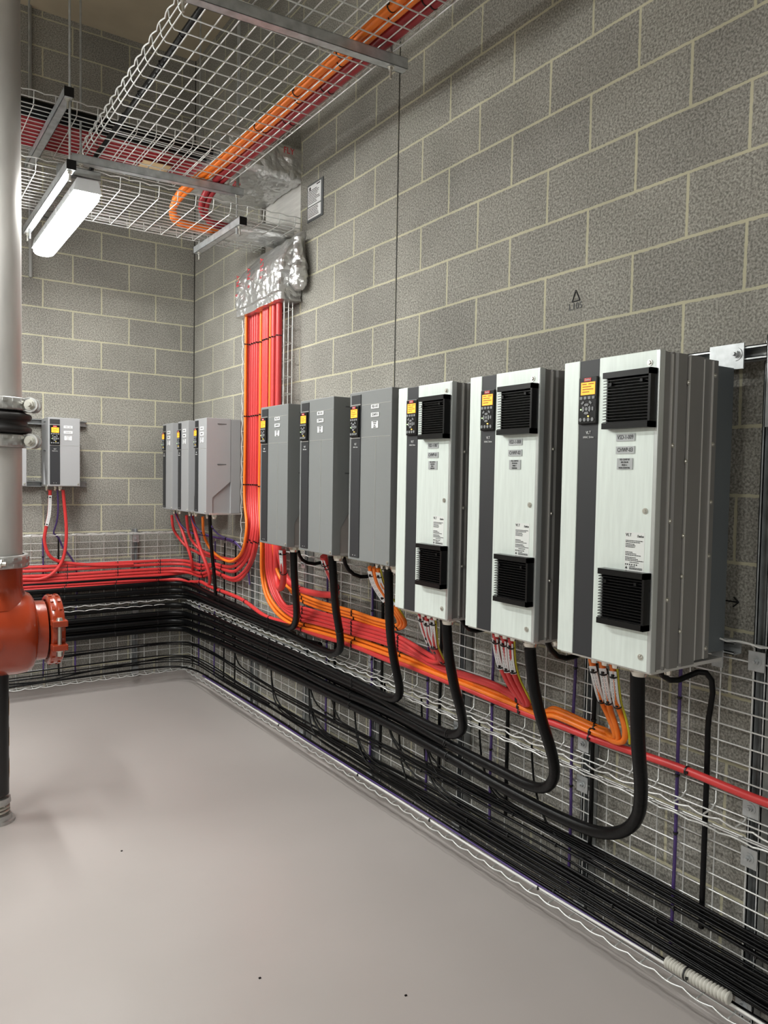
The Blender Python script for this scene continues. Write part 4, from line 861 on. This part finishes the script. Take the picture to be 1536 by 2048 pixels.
for k, lab in ((0, 'left'), (1, 'middle'), (2, 'right')):
    _, sp = C('orange_d6_%d' % k, .0095, 'orange', lab + ' of three orange cables rising to the grey drive beside VSD-1-007', ta=zat(*RZ[:3]) + yat(*TY[4:7]), step=.018)
    if k != 1:
        s = near_end(sp, 1.05, 1.225); s and marker(_, sp, s[0], s[1] + 1, r=.0095)
_, sp = C('thickred_d5', .0185, 'red', 'thick red cable rising to the middle one of the tall grey drives', ta=zat(*RZ[:3]) + yat(-2.07, -2.62), n=14, step=.018)
s = near_end(sp, 1.03, 1.22); s and marker(_, sp, s[0], s[1] + 1, r=.0185)
_, sp = C('thickred_d4', .0185, 'red', 'thick red cable looping up to the tall grey drive furthest left', ta=zat(*RZ[:3]), n=14, step=.018)
s = near_end(sp, 1.08, 1.23); s and marker(_, sp, s[0], s[1] + 1, r=.0185)
for k, r, lab in (('motor_d9', .0205, 'thick black motor cable hanging from white drive VSD-1-009 and sweeping left'), ('motor_d8', .0195, 'thick black motor cable hanging from white drive VSD-1-008 and sweeping left'),
                  ('motor_d7', .0195, 'thick black motor cable hanging from white drive VSD-1-007 and sweeping left'), ('motor_d6', .0195, 'thick black motor cable hanging from the tall grey drive next to VSD-1-007'),
                  ('motor_d5', .0195, 'thick black motor cable hanging from the middle tall grey drive'), ('motor_d4', .0195, 'thick black motor cable hanging from the leftmost tall grey drive'),
                  ('motor_c3', .0125, 'black motor cable hanging from the slim corner drive nearest the riser')):
    C(k, r, 'black', lab, ta=yat(-.85, -1.65, -2.62, -3.42) + xat(*TXB), n=14, name='motor_cable')
    o_ = COL.objects[-1]
for k, lab in (('black_run_a', 'black cable behind the lower thick run, under drive VSD-1-007, along both walls'), ('black_run_b', 'black cable behind the upper part of the thick run, starting below drive VSD-1-007'), ('black_run_c', 'black cable along the joint of the two trays, starting below the middle tall grey drive')):
    C(k, .017, 'black', lab, name='motor_cable')
for k, lab in (('ctrl_d4', 'leftmost tall grey drive'), ('ctrl_d5', 'middle tall grey drive'), ('ctrl_d7', 'white drive VSD-1-007'), ('ctrl_d8', 'white drive VSD-1-008'), ('ctrl_d9', 'white drive VSD-1-009')):
    C(k, .0095 if k != 'ctrl_d9' else .0085, 'black', 'short black control cable looping from the underside of the ' + lab)
# green and yellow earths riding on the supply tails
for k, nm in (('orange_d9_a', 'orange cables of drive VSD-1-009'), ('red_d8_2', 'red cables of drive VSD-1-008'), ('red_d7_2', 'red cables of drive VSD-1-007'), ('orange_d6_2', 'orange cables of the grey drive beside VSD-1-007')):
    src = PATHS[k][-7:]
    cable('earth_cable', [(p[0] + .004, p[1] - .0135, p[2] - .001) for p in src], .0038, 'green_yellow', 'thin green and yellow earth wire beside the ' + nm, 'cable', n=7)

# droppers: control cables tied down the mesh wires under each drive
def dropper(x, y, z0, z1, m, label, r=.0055, back=False, kink=0):
    pts = []; n = 7
    for i in range(n):
        z = z0 + (z1 - z0) * i / (n - 1); j = random.uniform(-.004, .004)
        pts.append((x, y + j + (kink if i == n - 1 else 0), z) if not back else (x + j, y, z))
    cable('control_cable', pts, r, m, label, 'cable', ties=(.15, .4, .62, .85), n=8)
names = ['drive VSD-1-009', 'drive VSD-1-008', 'drive VSD-1-007', 'the grey drive beside VSD-1-007', 'the middle tall grey drive', 'the leftmost tall grey drive']
for i, (y0, nm) in enumerate(zip((-4.313, -3.888, -3.462, -3.035, -2.57, -2.115), names)):
    dropper(-.060, y0 - .165, 1.08, .17, 'purple', 'purple cable tied down the mesh below ' + nm)
    if i: dropper(-.060, y0 - .255, 1.10, .29, 'black', 'black cable tied down the mesh below ' + nm, r=.0075)
for yy, m, nm in ((-.30, 'purple', 'purple cable tied down the mesh closest to the corner'), (-.62, 'purple', 'purple cable tied down the mesh under the slim corner drives'), (-.80, 'black', 'black cable tied down the mesh left of the riser base'), (-1.0, 'black', 'black cable tied down the mesh under the riser curve')):
    dropper(-.058, yy, 1.14, .16, m, nm)
for xx, m, nm in ((-1.12, 'purple', 'purple cable tied down the back wall mesh beside the pipe'), (-1.02, 'black', 'black cable tied down the back wall mesh left of the small drive tails')):
    dropper(xx, -.058, 1.15, .16, m, nm, back=True)
# purple control cables lying along the top edge of the mesh in the corner
PU = [(-.26, -.20, 1.34), (-.22, -.27, 1.26), (-.15, -.38, 1.19), (-.11, -.52, 1.175), (-.10, -.80, 1.172), (-.10, -1.05, 1.165), (-.09, -1.2, 1.12), (-.06, -1.24, 1.0), (-.058, -1.245, .6)]
cable('control_cable', [(-.235, -.257, 1.345), (-.225, -.27, 1.29), (-.18, -.36, 1.20), (-.12, -.50, 1.178), (-.107, -.80, 1.175), (-.107, -1.03, 1.172), (-.10, -1.17, 1.15)], .0055, 'purple', 'purple control cable from the deepest corner drive lying along the mesh top edge', ties=(.2, .5, .8), n=8)
cable('control_cable', [(-.235, -.598, 1.345), (-.225, -.61, 1.28), (-.18, -.68, 1.205), (-.125, -.78, 1.185), (-.115, -1.0, 1.18), (-.11, -1.16, 1.16), (-.08, -1.22, 1.10), (-.058, -1.24, .9)], .0055, 'purple', 'purple control cable from the middle slim corner drive lying along the mesh top edge', ties=(.2, .5, .8), n=8)
cable('control_cable', [(-.235, -.943, 1.345), (-.23, -.95, 1.29), (-.19, -.98, 1.22), (-.13, -1.02, 1.19), (-.12, -1.12, 1.185), (-.10, -1.2, 1.13)], .0055, 'purple', 'purple control cable from the slim corner drive nearest the riser', ties=(.2, .5, .8), n=8)

# thin black signal cables: bundle in the middle of the lower tray, bundle on its floor
def wander(y0, y1, z, x, amp=.006, step=.34, seed=0, zfn=None):
    rr = random.Random(seed); pts = []; y = y0
    while y > y1:
        zz = z if zfn is None else zfn(y)
        pts.append((x + rr.uniform(-amp, amp) * .5, y, zz + rr.uniform(-amp, amp))); y -= step
    pts.append((x, y1, z if zfn is None else zfn(y1))); return pts
YE = -6.6
cornerz = lambda z: [(-2.3, -.078, z - .01), (-1.3, -.078, z - .005), (-.6, -.075, z), (-.22, -.078, z), (-.12, -.11, z), (-.078, -.2, z)]
k_ = 0
for i, (ys, z, x) in enumerate(((None, .315, -.072), (None, .300, -.078), (-1.0, .322, -.064), (-2.1, .328, -.062), (-2.35, .311, -.062), (-2.9, .338, -.070), (-2.9, .322, -.083), (-3.2, .345, -.066), (-3.2, .306, -.090), (-3.6, .352, -.078), (-3.6, .333, -.095), (-3.9, .318, -.104))):
    def zf(y, z=z): return z + .018 * math.sin((y + 1) * 1.6) * (1 if y > -3 else .5)
    body = wander(-.4 if ys is None else ys, YE, z, x, seed=100 + i, zfn=zf)
    pts = (cornerz(z) if ys is None else [(-.058, ys + .05, .62), (-.060, ys + .04, .5), (-.060, ys + .02, .40), (-.062, ys - .04, z + .02)]) + body[1 if ys else 0:]
    cable('signal_cable', pts, .0046, 'black', 'thin black signal cable in the narrow bundle halfway up the lower tray', group='thin cables halfway up the lower tray', n=6, step=.06, ties=(.3, .5, .62, .7, .78) if i in (1, 6, 8, 11) else ())
j_ = 0
for i in range(19):
    row = i % 6; lay = i // 6
    z = .165 + row * .0165; x = -.064 - lay * .010
    ys = None if i in (0, 1, 3, 6, 9) else random.Random(i).choice((-1.6, -2.1, -2.6, -3.0, -3.2))
    def zf(y, z=z, row=row, i=i): return z + .008 * math.sin(y * 2.1 + i * .7)
    body = wander(-.4 if ys is None else ys - .15, YE, z, x, amp=.007, seed=i, zfn=zf)
    head = [(-2.3, -.07 - lay * .01, z - .02), (-1.1, -.07 - lay * .01, z - .008), (-.4, -.07 - lay * .01, z), (-.2, -.09, z), (-.09, -.2, z)] if ys is None else [(-.060, ys + .02, .42), (-.062, ys, .30), (x, ys - .05, z + .03)]
    cable('signal_cable', head + body, .0046, 'black', 'thin black signal cable in the wide bundle at the bottom of the lower tray', group='thin cables at the bottom of the lower tray', n=6, step=.06, ties=(.2, .4, .55, .66, .74, .82) if i in (2, 8, 14, 17, 20) else ())
# a few lie on the outer edge wires just above the floor
cable('signal_cable', [(-2.3, -.10, .095), (-1.0, -.10, .128), (-.3, -.098, .130), (-.15, -.14, .13), (-.095, -.3, .13)] + wander(-.7, YE, .135, -.088, .005, .5, 5), .0075, 'black', 'black cable lying just inside the bottom edge wire of the lower tray', n=8, step=.06, ties=(.3, .45, .6, .7))
cable('signal_cable', [(-.10, -.5, .13)] + wander(-.9, -4.45, .135, -.100, .006, .6, 9), .0042, 'purple', 'purple cable lying beside the white tube along the bottom of the lower tray', n=8, step=.06)
cable('plastic_tube', [(-.100, -.55, .118), (-.106, -.95, .125), (-.096, -1.3, .118), (-.108, -1.8, .126), (-.095, -2.3, .118), (-.108, -2.7, .126), (-.098, -3.1, .12), (-.109, -3.6, .124), (-.104, -3.95, .125), (-.116, -4.2, .138), (-.112, -4.5, .142), (-.108, -5.0, .14), (-.108, -6.6, .14)], .0048, 'white_cable', 'long thin white tube lying along the outer edge of the lower tray', 'tube', n=8, step=.06, ties=(.2, .35, .45, .55, .66, .76))
cp = [(-.122, -4.505, .160), (-.122, -4.60, .160), (-.118, -4.71, .162)]
sp = spline(cp, .0022); rr = [.0160 + (.0028 if (i // 2) % 2 else -.0018) for i in range(len(sp))]
o = MB().tube(sp, rr, 16).build('corrugated_conduit', 'conduit'); tag(o, 'short length of cream corrugated conduit round black cables at lower right', 'conduit')
q = sp[int(len(sp) * .38)]; tie_mesh(q, Vector((0, -1, 0)), .019).build('cable_tie', 'blacktie', o)
# small black tails on the back wall mesh
cable('signal_cable', [(-2.3, -.075, .150), (-1.4, -.075, .135), (-1.1, -.075, .128), (-.9, -.075, .15), (-.7, -.075, .168), (-.4, -.075, .185), (-.2, -.08, .195), (-.11, -.13, .195), (-.08, -.3, .19), (-.08, -.9, .19), (-.08, -1.6, .2)], .0062, 'black', 'black cable sagging across the back wall mesh near the floor', n=8, ties=(.3, .5))
cable('signal_cable', [(-1.12, -.07, .36), (-1.09, -.07, .31), (-1.0, -.07, .285), (-.85, -.07, .29), (-.5, -.07, .30), (-.2, -.08, .31), (-.1, -.13, .31), (-.075, -.3, .31), (-.075, -1.0, .32)], .0065, 'black', 'black cable looping out from behind the orange pipe body onto the back wall mesh', n=8, ties=(.4, .6))

# ================================================================== CABLES IN THE OVERHEAD TRAYS
def over(pts, r, m, label, group=None, ties=(), n=12, name='power_cable'): return cable(name, pts, r, m, label, 'cable', group, ties=ties, n=n, step=.05)
yy = [-6.9, -5, -4, -3.39, -2.9, -2.4, -2.1, -1.9]
for i, (dx, m, lab) in enumerate(((0, 'orange', 'left orange cable on the right edge of the wide overhead tray'), (.036, 'orange', 'right orange cable on the wide overhead tray, against the red ones'))):
    over([(-.575 + dx, y, 3.287) for y in yy] + [(-.60 + dx, -1.74, 3.275), (-.66 + dx * .6, -1.60, 3.22), (-.69 + dx * .5, -1.50 - dx * .3, 3.155), (-.66, -1.45 + dx, 3.112), (-.55, -1.42 + dx, 3.100), (-.38, -1.43 + dx, 3.098), (-.20, -1.45 + dx, 3.098), (0.02, -1.46 + dx, 3.098)], .018, m, lab, ties=(.42, .5, .56, .62, .68, .74))
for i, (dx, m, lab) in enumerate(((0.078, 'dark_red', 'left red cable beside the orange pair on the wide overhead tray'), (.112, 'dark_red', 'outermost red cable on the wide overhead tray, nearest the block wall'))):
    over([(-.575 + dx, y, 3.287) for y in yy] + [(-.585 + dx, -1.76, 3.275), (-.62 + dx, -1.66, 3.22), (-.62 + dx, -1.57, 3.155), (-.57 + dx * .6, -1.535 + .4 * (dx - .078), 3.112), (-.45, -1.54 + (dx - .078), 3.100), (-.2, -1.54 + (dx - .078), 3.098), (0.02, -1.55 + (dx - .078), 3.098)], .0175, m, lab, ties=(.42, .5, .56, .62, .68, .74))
over([(-1.13, y, 3.28) for y in (-6.9, -4, -3.4, -2.9, -2.5, -2.1, -1.75)] + [(-1.135, -1.62, 3.28), (-1.14, -1.56, 3.2), (-1.16, -1.5, 3.09), (-1.19, -1.45, 3.06)], .0125, 'black', 'black cable on the left edge of the wide overhead tray, down to the lamp', ties=(.4, .52, .6, .66, .72, .78, .84), name='control_cable')
for i in range(3):
    over([(-3.2, -1.70 + i * .052, 3.445), (-1.5, -1.70 + i * .052, 3.44), (-.9, -1.70 + i * .05, 3.44), (-.5, -1.66 + i * .05, 3.45), (0.05, -1.62 + i * .05, 3.47)], .023, 'black', 'thick black cable in the highest tray, along the edge nearest the camera', group='black cables in the highest tray', ties=(.55, .7) if i == 0 else (), name='motor_cable')
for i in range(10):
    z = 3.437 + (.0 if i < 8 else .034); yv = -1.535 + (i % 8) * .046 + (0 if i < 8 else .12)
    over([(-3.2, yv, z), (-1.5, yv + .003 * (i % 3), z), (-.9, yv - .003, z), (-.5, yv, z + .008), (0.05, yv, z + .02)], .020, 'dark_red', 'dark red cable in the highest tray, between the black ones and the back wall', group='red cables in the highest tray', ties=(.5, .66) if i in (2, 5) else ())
t = MB(); t.bbox(-.82, -.66, -1.44, -1.30, 3.404, 3.408, .001); o = t.build('cardboard_tag', 'skin_tan'); tag(o, 'torn scrap of brown cardboard lying under the red cables in the highest tray', 'tag')

# ================================================================== FOIL WRAPS
def crumple(name, fn, nu, nv, label, amp=.008, seed=1, close=True, texts=()):
    from mathutils import noise as nz
    mb = MB(); vs = []
    for j in range(nv + 1):
        for i in range(nu):
            p, nrm = fn(i / nu, j / nv)
            k = nz.noise(p * 11 + Vector((seed, 0, 0))) + .7 * abs(nz.noise(p * 20)) + .15 * nz.noise(p * 55)
            vs.append(p + nrm * amp * k)
    fs = []
    for j in range(nv):
        for i in range(nu): fs.append((j * nu + i, j * nu + (i + 1) % nu, (j + 1) * nu + (i + 1) % nu, (j + 1) * nu + i))
    mb.add(vs, fs, False)
    mb.add(vs[-nu:], [list(range(nu))])
    mb.add(vs[:nu], [list(range(nu))[::-1]])
    o = mb.build(name, 'foil'); tag(o, label, 'foil wrap'); return o
def rrect(a0, a1, b0, b1, u, rc=.03):
    """rounded rectangle outline point and outward direction, u in 0..1"""
    w_, h_ = a1 - a0, b1 - b0; per = 2 * (w_ + h_); s = u * per
    if s < w_: a, b, n = a0 + s, b0, (0, -1)
    elif s < w_ + h_: a, b, n = a1, b0 + s - w_, (1, 0)
    elif s < 2 * w_ + h_: a, b, n = a1 - (s - w_ - h_), b1, (0, 1)
    else: a, b, n = a0, b1 - (s - 2 * w_ - h_), (-1, 0)
    # pull corners in
    ca, cb = min(max(a, a0 + rc), a1 - rc), min(max(b, b0 + rc), b1 - rc)
    d = Vector((a - ca, b - cb))
    if d.length > 1e-6 and abs(a - ca) > 1e-6 and abs(b - cb) > 1e-6:
        d = d.normalized(); return ca + d.x * rc, cb + d.y * rc, (d.x, d.y)
    return a, b, n
# wrap round the highest tray, going into the wall
def f1(u, v):
    x = -.50 + v * .52
    k = 1 - .25 * max(0, (.25 - v) / .25) ** 2
    a, b, n = rrect(-1.80, -1.15, 3.372 - .015 * math.sin(v * 3), 3.372 + .20 * k + .02 * math.sin(v * 5), u, .05)
    return Vector((x, a, b)), Vector((0, n[0], n[1]))
fo = crumple('foil_wrap', f1, 150, 44, 'crumpled silver foil wrap around the highest tray where it enters the wall', .016, 1)
# wrap round the riser, bending back into the opening
def f2(u, v):
    z = 2.645 + v * .40
    out = -.155 if v < .55 else -.155 + .135 * ((v - .55) / .45) ** 1.2
    inn = .0 if v < .75 else .01
    if v < .12: out += .01
    a, b, n = rrect(-1.86 + (.03 if v < .4 else 0), -1.195 - (.10 * max(0, v - .6) / .4), out, -.004 if v < .5 else .02, u, .018)
    return Vector((b, a, z - (a + 1.5) * .02)), Vector((n[1], n[0], 0))
fo2 = crumple('foil_wrap', f2, 130, 50, 'crumpled silver foil wrap around the top of the riser cables', .012, 7)
def f4(u, v):
    a = 2 * PI * u; z = 2.70 + v * .30
    r_ = .058 * math.sin(PI * min(.97, max(.06, v ** .6))) ** .6 + .006
    return Vector((-.055 + math.cos(a) * r_ * .75, -1.885 + math.sin(a) * r_ * .9, z)), Vector((math.cos(a), math.sin(a), 0))
bulge = crumple('foil_fold', f4, 40, 24, None, .026, 9); 
for key in list(bulge.keys()): del bulge[key]
bulge.parent = fo2
def f3(u, v):
    x = -.33 + v * .36
    a, b, n = rrect(-1.60 - .05 * v, -1.385, 3.072, 3.135, u, .02); return Vector((x, a, b)), Vector((0, n[0], n[1]))
crumple('foil_wrap', f3, 70, 30, 'small foil sleeve around the cables in the lowest tray at the opening', .010, 4)
for (s_, y, z, sz) in (('FLY', -1.27, 2.86, .055), ('FLY', -1.44, 2.87, .055), ('FLY', -1.63, 2.885, .06)):
    text('lettering', s_, sz, 'ink_red', fo2, (-.172, y, z), rot=(PI / 2, -PI / 2 * 1.0, -PI / 2), xs=.9, thick=.001)
for (y, z) in ((-1.25, 2.77), (-1.44, 2.79), (-1.62, 2.81)):
    text('lettering', 'FLY', .022, 'ink_red', fo2, (-.172, y, z), rot=(PI / 2, 0, -PI / 2), xs=.9, thick=.001)
text('lettering', 'FLY', .06, 'ink_red', fo, (-.30, -1.55, 3.352), rot=(PI, 0, -PI / 2 * 1.15), xs=.9, thick=.002)
text('lettering', 'FLY', .05, 'ink_red', fo, (-.10, -1.829, 3.50), rot=(PI / 2, 0, 0), xs=.9, thick=.001)

# ================================================================== SIGN AND MARKS ON THE WALL
sg = thing('wall_sign', 'grey sign with two white printed notices high on the wall near the foil', 'sign', (0, -1.885, 3.092), -PI / 2)
MB().bbox(0, .185, -.006, 0, 0, .212, .001).build('backing', 'sign', sg)
for (z0, z1, nl) in ((.085, .200, 9), (.012, .078, 6)):
    p = MB().box(.012, .165, -.008, -.005, z0, z1).build('notice', 'plate_white', sg)
    q = MB(); rd = random.Random(int(z0 * 1000))
    top_ = z1 - (.028 if nl == 9 else .008)
    for i in range(nl):
        zz = top_ - i * ((top_ - z0 - .004) / nl); x = .018; xe = .018 + rd.uniform(.09, .138)
        while x < xe:
            wd = rd.uniform(.004, .016); q.box(x, min(x + wd, xe), -.0088, -.0075, zz - .002, zz + .0018); x += wd + .003
    if nl == 9:
        q.cyl((.036, -.0075, z1 - .016), (.036, -.0088, z1 - .016), .010, n=16); q.box(.115, .155, -.0088, -.0075, z1 - .012, z1 - .006)
    q.build('fine_print', 'ink_black', p)
mk = thing('marker_writing', 'black marker triangle and letters written on a block of the right wall', 'writing', (0, -3.955, 2.265), -PI / 2)
tri = MB()
def stroke(mb, a, b, w_=.0022): 
    a = Vector((a[0], -.002, a[1])); b = Vector((b[0], -.002, b[1])); mb.tube([a, b], w_, 5)
for a, b in (((-.016, .004), (.0, .044)), ((0, .044), (.020, .006)), ((.020, .006), (-.016, .004))): stroke(tri, a, b)
tri.build('triangle', 'ink_black', mk)
text('lettering', 'L105', .034, 'ink_black', mk, (0, -.001, -.014), xs=.95, thick=.0008)
mk = thing('marker_arrow', 'small black arrow drawn on the wall just right of drive VSD-1-009', 'writing', (0, -4.60, 1.27), -PI / 2)
ar = MB(); stroke(ar, (-.03, 0), (.022, 0)); stroke(ar, (.022, 0), (.006, .014)); stroke(ar, (.022, 0), (.004, -.016)); ar.build('arrow', 'ink_black', mk)

# ================================================================== PIPE ASSEMBLY
PX, PY = -1.657, -2.03
def coupling(name, origin, axis, r, w_, m, label, parent=None, bolt_dirs=(), lug=.05):
    """grooved pipe coupling: two cast halves with bolt lugs"""
    o = Vector(origin); d = Vector(axis).normalized()
    t = bpy.data.objects.new(name, None)
    mb = MB(); mb.lathe([(-w_ / 2, r * .86), (-w_ / 2, r * .97), (-w_ / 2 * .85, r), (w_ / 2 * .85, r), (w_ / 2, r * .97), (w_ / 2, r * .86)], o, d, 48, cap=False)
    # raised ribs pattern
    a = d.orthogonal().normalized(); b = d.cross(a)
    for k in range(20):
        q = 2 * PI * k / 20
        for s_ in (-.26, .26):
            rad = a * math.cos(q) + b * math.sin(q); tan = d.cross(rad)
            c = o + rad * (r + .001) + d * w_ * s_
            M = Matrix(((rad.x, tan.x, d.x, c.x), (rad.y, tan.y, d.y, c.y), (rad.z, tan.z, d.z, c.z), (0, 0, 0, 1)))
            mb.box(-.004, .003, -.010, .010, -w_ * .11, w_ * .11, M)
    return mb
def lugs(mb_, bolts, o, d, r, bd, w_):
    """paired bolt pads sticking out at direction bd, bolt perpendicular to bd and d"""
    o = Vector(o); d = Vector(d).normalized(); bd = Vector(bd).normalized(); tn = d.cross(bd)
    for s_ in (-1, 1):
        c = o + bd * (r + .018) + tn * s_ * .030
        mb_.cyl(c - tn * .010, c + tn * .010, w_ * .58, n=20)
        M = Matrix(((bd.x, tn.x, d.x, c.x), (bd.y, tn.y, d.y, c.y), (bd.z, tn.z, d.z, c.z), (0, 0, 0, 1)))
        mb_.box(-.045, .0, -.010, .010, -w_ * .5, w_ * .5, M)
        bolts.cyl(c + tn * s_ * .010, c + tn * s_ * .013, w_ * .42, n=20)
        bolts.cyl(c + tn * s_ * .013, c + tn * s_ * .028, w_ * .34, n=6, smooth=False)
        bolts.cyl(c + tn * s_ * .028, c + tn * s_ * .045, w_ * .18, n=12)
    c = o + bd * (r + .018); bolts.cyl(c - tn * .03, c + tn * .03, w_ * .17, n=12)
pa = MB().lathe([(1.945, .1095), (CEIL, .1095)], (0, 0, 0), (0, 0, 1), 56); o = pa.build('steel_pipe', 'pipe', loc=(PX, PY, 0)); tag(o, 'upper length of fat grey steel pipe at the left edge, up to the ceiling', 'pipe')
pb = MB().lathe([(1.225, .1095), (1.735, .1095)], (0, 0, 0), (0, 0, 1), 56); o = pb.build('steel_pipe', 'pipe', loc=(PX, PY, 0)); tag(o, 'short grey steel pipe between the rubber joint and the orange strainer', 'pipe')
rj = MB().lathe([(1.775, .11), (1.79, .125), (1.797, .148), (1.812, .152), (1.822, .144), (1.828, .134), (1.848, .132), (1.853, .146), (1.867, .152), (1.878, .148), (1.886, .125), (1.905, .11)], (0, 0, 0), (0, 0, 1), 56)
o = rj.build('rubber_joint', 'rubber', loc=(PX, PY, 0)); tag(o, 'black rubber expansion joint in the pipe between two silver couplings', 'pipe joint')
for z, bd, lab in ((1.922, (.90, -.38, 0), 'upper silver grooved coupling above the black rubber joint'), (1.758, (.90, -.38, 0), 'lower silver grooved coupling just below the black rubber joint'), (1.212, (-.35, -1, 0), 'silver grooved coupling between grey pipe and orange strainer')):
    mb = coupling('x', (0, 0, z), (0, 0, 1), .137, .058, 'cast', lab); bo = MB(); bo2 = MB()
    lugs(mb, bo, (0, 0, z), (0, 0, 1), .137, bd, .058); lugs(mb, bo2, (0, 0, z), (0, 0, 1), .137, (-bd[0], -bd[1], 0), .058)
    o = mb.build('pipe_coupling', 'cast', loc=(PX, PY, 0)); tag(o, lab, 'pipe coupling'); bo.build('bolt', 'bolt', o); bo2.build('bolt', 'bolt', o)
# orange strainer body
tt = thing('pipe_strainer', 'glossy orange red cast strainer body at the left edge with a side outlet', 'strainer', (PX, PY, 0))
ZB = .875
mb = MB(); mb.lathe([(1.19, .1095), (1.10, .1095), (1.08, .112), (1.055, .122), (1.03, .14), (1.0, .15)], (0, 0, 0), (0, 0, 1), 56, cap=False)
mb.lathe([(-.30, .12), (-.25, .165), (-.20, .185), (-.1, .192), (.08, .192), (.115, .188), (.138, .178), (.150, .160), (.155, .145)], (0, 0, ZB), (1, 0, 0), 64)
mb.lathe([(.14, .14), (.20, .1385)], (0, 0, ZB), (1, 0, 0), 56)
mb.cyl((-.03, -.185, ZB - .02), (-.03, -.197, ZB - .02), .032, n=28); mb.cyl((-.03, -.19, ZB - .02), (-.03, -.199, ZB - .02), .026, n=28)
mb.build('body', 'orange_paint', tt)
mb = coupling('x', (0, 0, 0), (1, 0, 0), .163, .060, 'orange_paint', ''); bo = MB()
mb2 = MB(); mb2.v = mb.v; mb2.f = mb.f; mb2.sm = mb.sm
o0 = Vector((0, 0, 0)); 
for sgn in (1,):
    bd = Vector((.15, -1, 0)).normalized()
    for s_ in (-1, 1):
        c = Vector((0, -.170, s_ * .055)); mb2.bbox(-.034, .034, -.198, -.14, c.z - .014, c.z + .014, .005)
        bo.cyl((0, -.176, c.z + s_ * .014), (0, -.176, c.z + s_ * .026), .016, .011, n=18)
    bo.cyl((0, -.176, -.07), (0, -.176, .07), .009, n=14); bo.cyl((0, -.176, -.095), (0, -.176, -.069), .015, n=6, smooth=False)
o = mb2.build('pipe_coupling', 'orange_paint', loc=(PX + .238, PY, ZB)); tag(o, 'orange red grooved coupling on the side outlet of the strainer', 'pipe coupling'); bo.build('bolts', 'bolt', o)
pq = MB().lathe([(.21, .1365), (.245, .1365), (.247, .12)], (0, 0, 0), (1, 0, 0), 48); o = pq.build('end_cap', 'orange_paint', loc=(PX, PY, ZB)); tag(o, 'orange red cover plate closing the strainer inside its side coupling', 'cap')
# support leg
lg = thing('pipe_support', 'black pipe support leg with yellow hazard stripes on a spring foot', 'support', (PX - .0, PY, 0))
MB().cyl((0, 0, .128), (0, 0, .70), .050, n=32).build('leg', 'black_paint', lg)
q = MB()
for z0 in (.20, .345, .49):
    q.lathe([(z0, .0512), (z0 + .075, .0512)], (0, 0, 0), (0, 0, 1), 36, cap=False)
MBs = MB()
for z0 in (.20, .345, .49):
    n = 36; vs = []; fs = []
    for j in range(2):
        for i in range(10):
            a = R(-20 + i * 5); vs.append((math.cos(a) * .0513, math.sin(a) * .0513, z0 + j * .075 + i * .003))
    fs = [(i, i + 1, 11 + i, 10 + i) for i in range(9)]
    MBs.add(vs, fs, True)
MBs.build('hazard_stripes', 'yellow', lg)
ft = MB(); ft.cyl((0, 0, 0), (0, 0, .012), .075, n=32); ft.cyl((0, 0, .012), (0, 0, .035), .062, .058, n=32); ft.cyl((0, 0, .088), (0, 0, .112), .058, .055, n=32); ft.cyl((0, 0, .112), (0, 0, .13), .026, n=6, smooth=False)
ft.build('foot', 'cast', lg)
sp = [(math.cos(t_ * .35) * .048, math.sin(t_ * .35) * .048, .036 + t_ * .00095) for t_ in range(56)]
MB().tube(sp, .0062, 8).build('spring', 'bolt', lg)

# specks of grit on the floor
for i, (x, y) in enumerate(((-1.25, -2.62), (-1.1, -3.7), (-.75, -4.02))):
    o = MB().bbox(-.004, .004, -.003, .003, 0, .003, .001).build('grit_speck', 'plastic_black', loc=(x, y, 0)); tag(o, 'tiny dark speck of grit on the pale floor', 'speck', 'specks of grit on the floor')
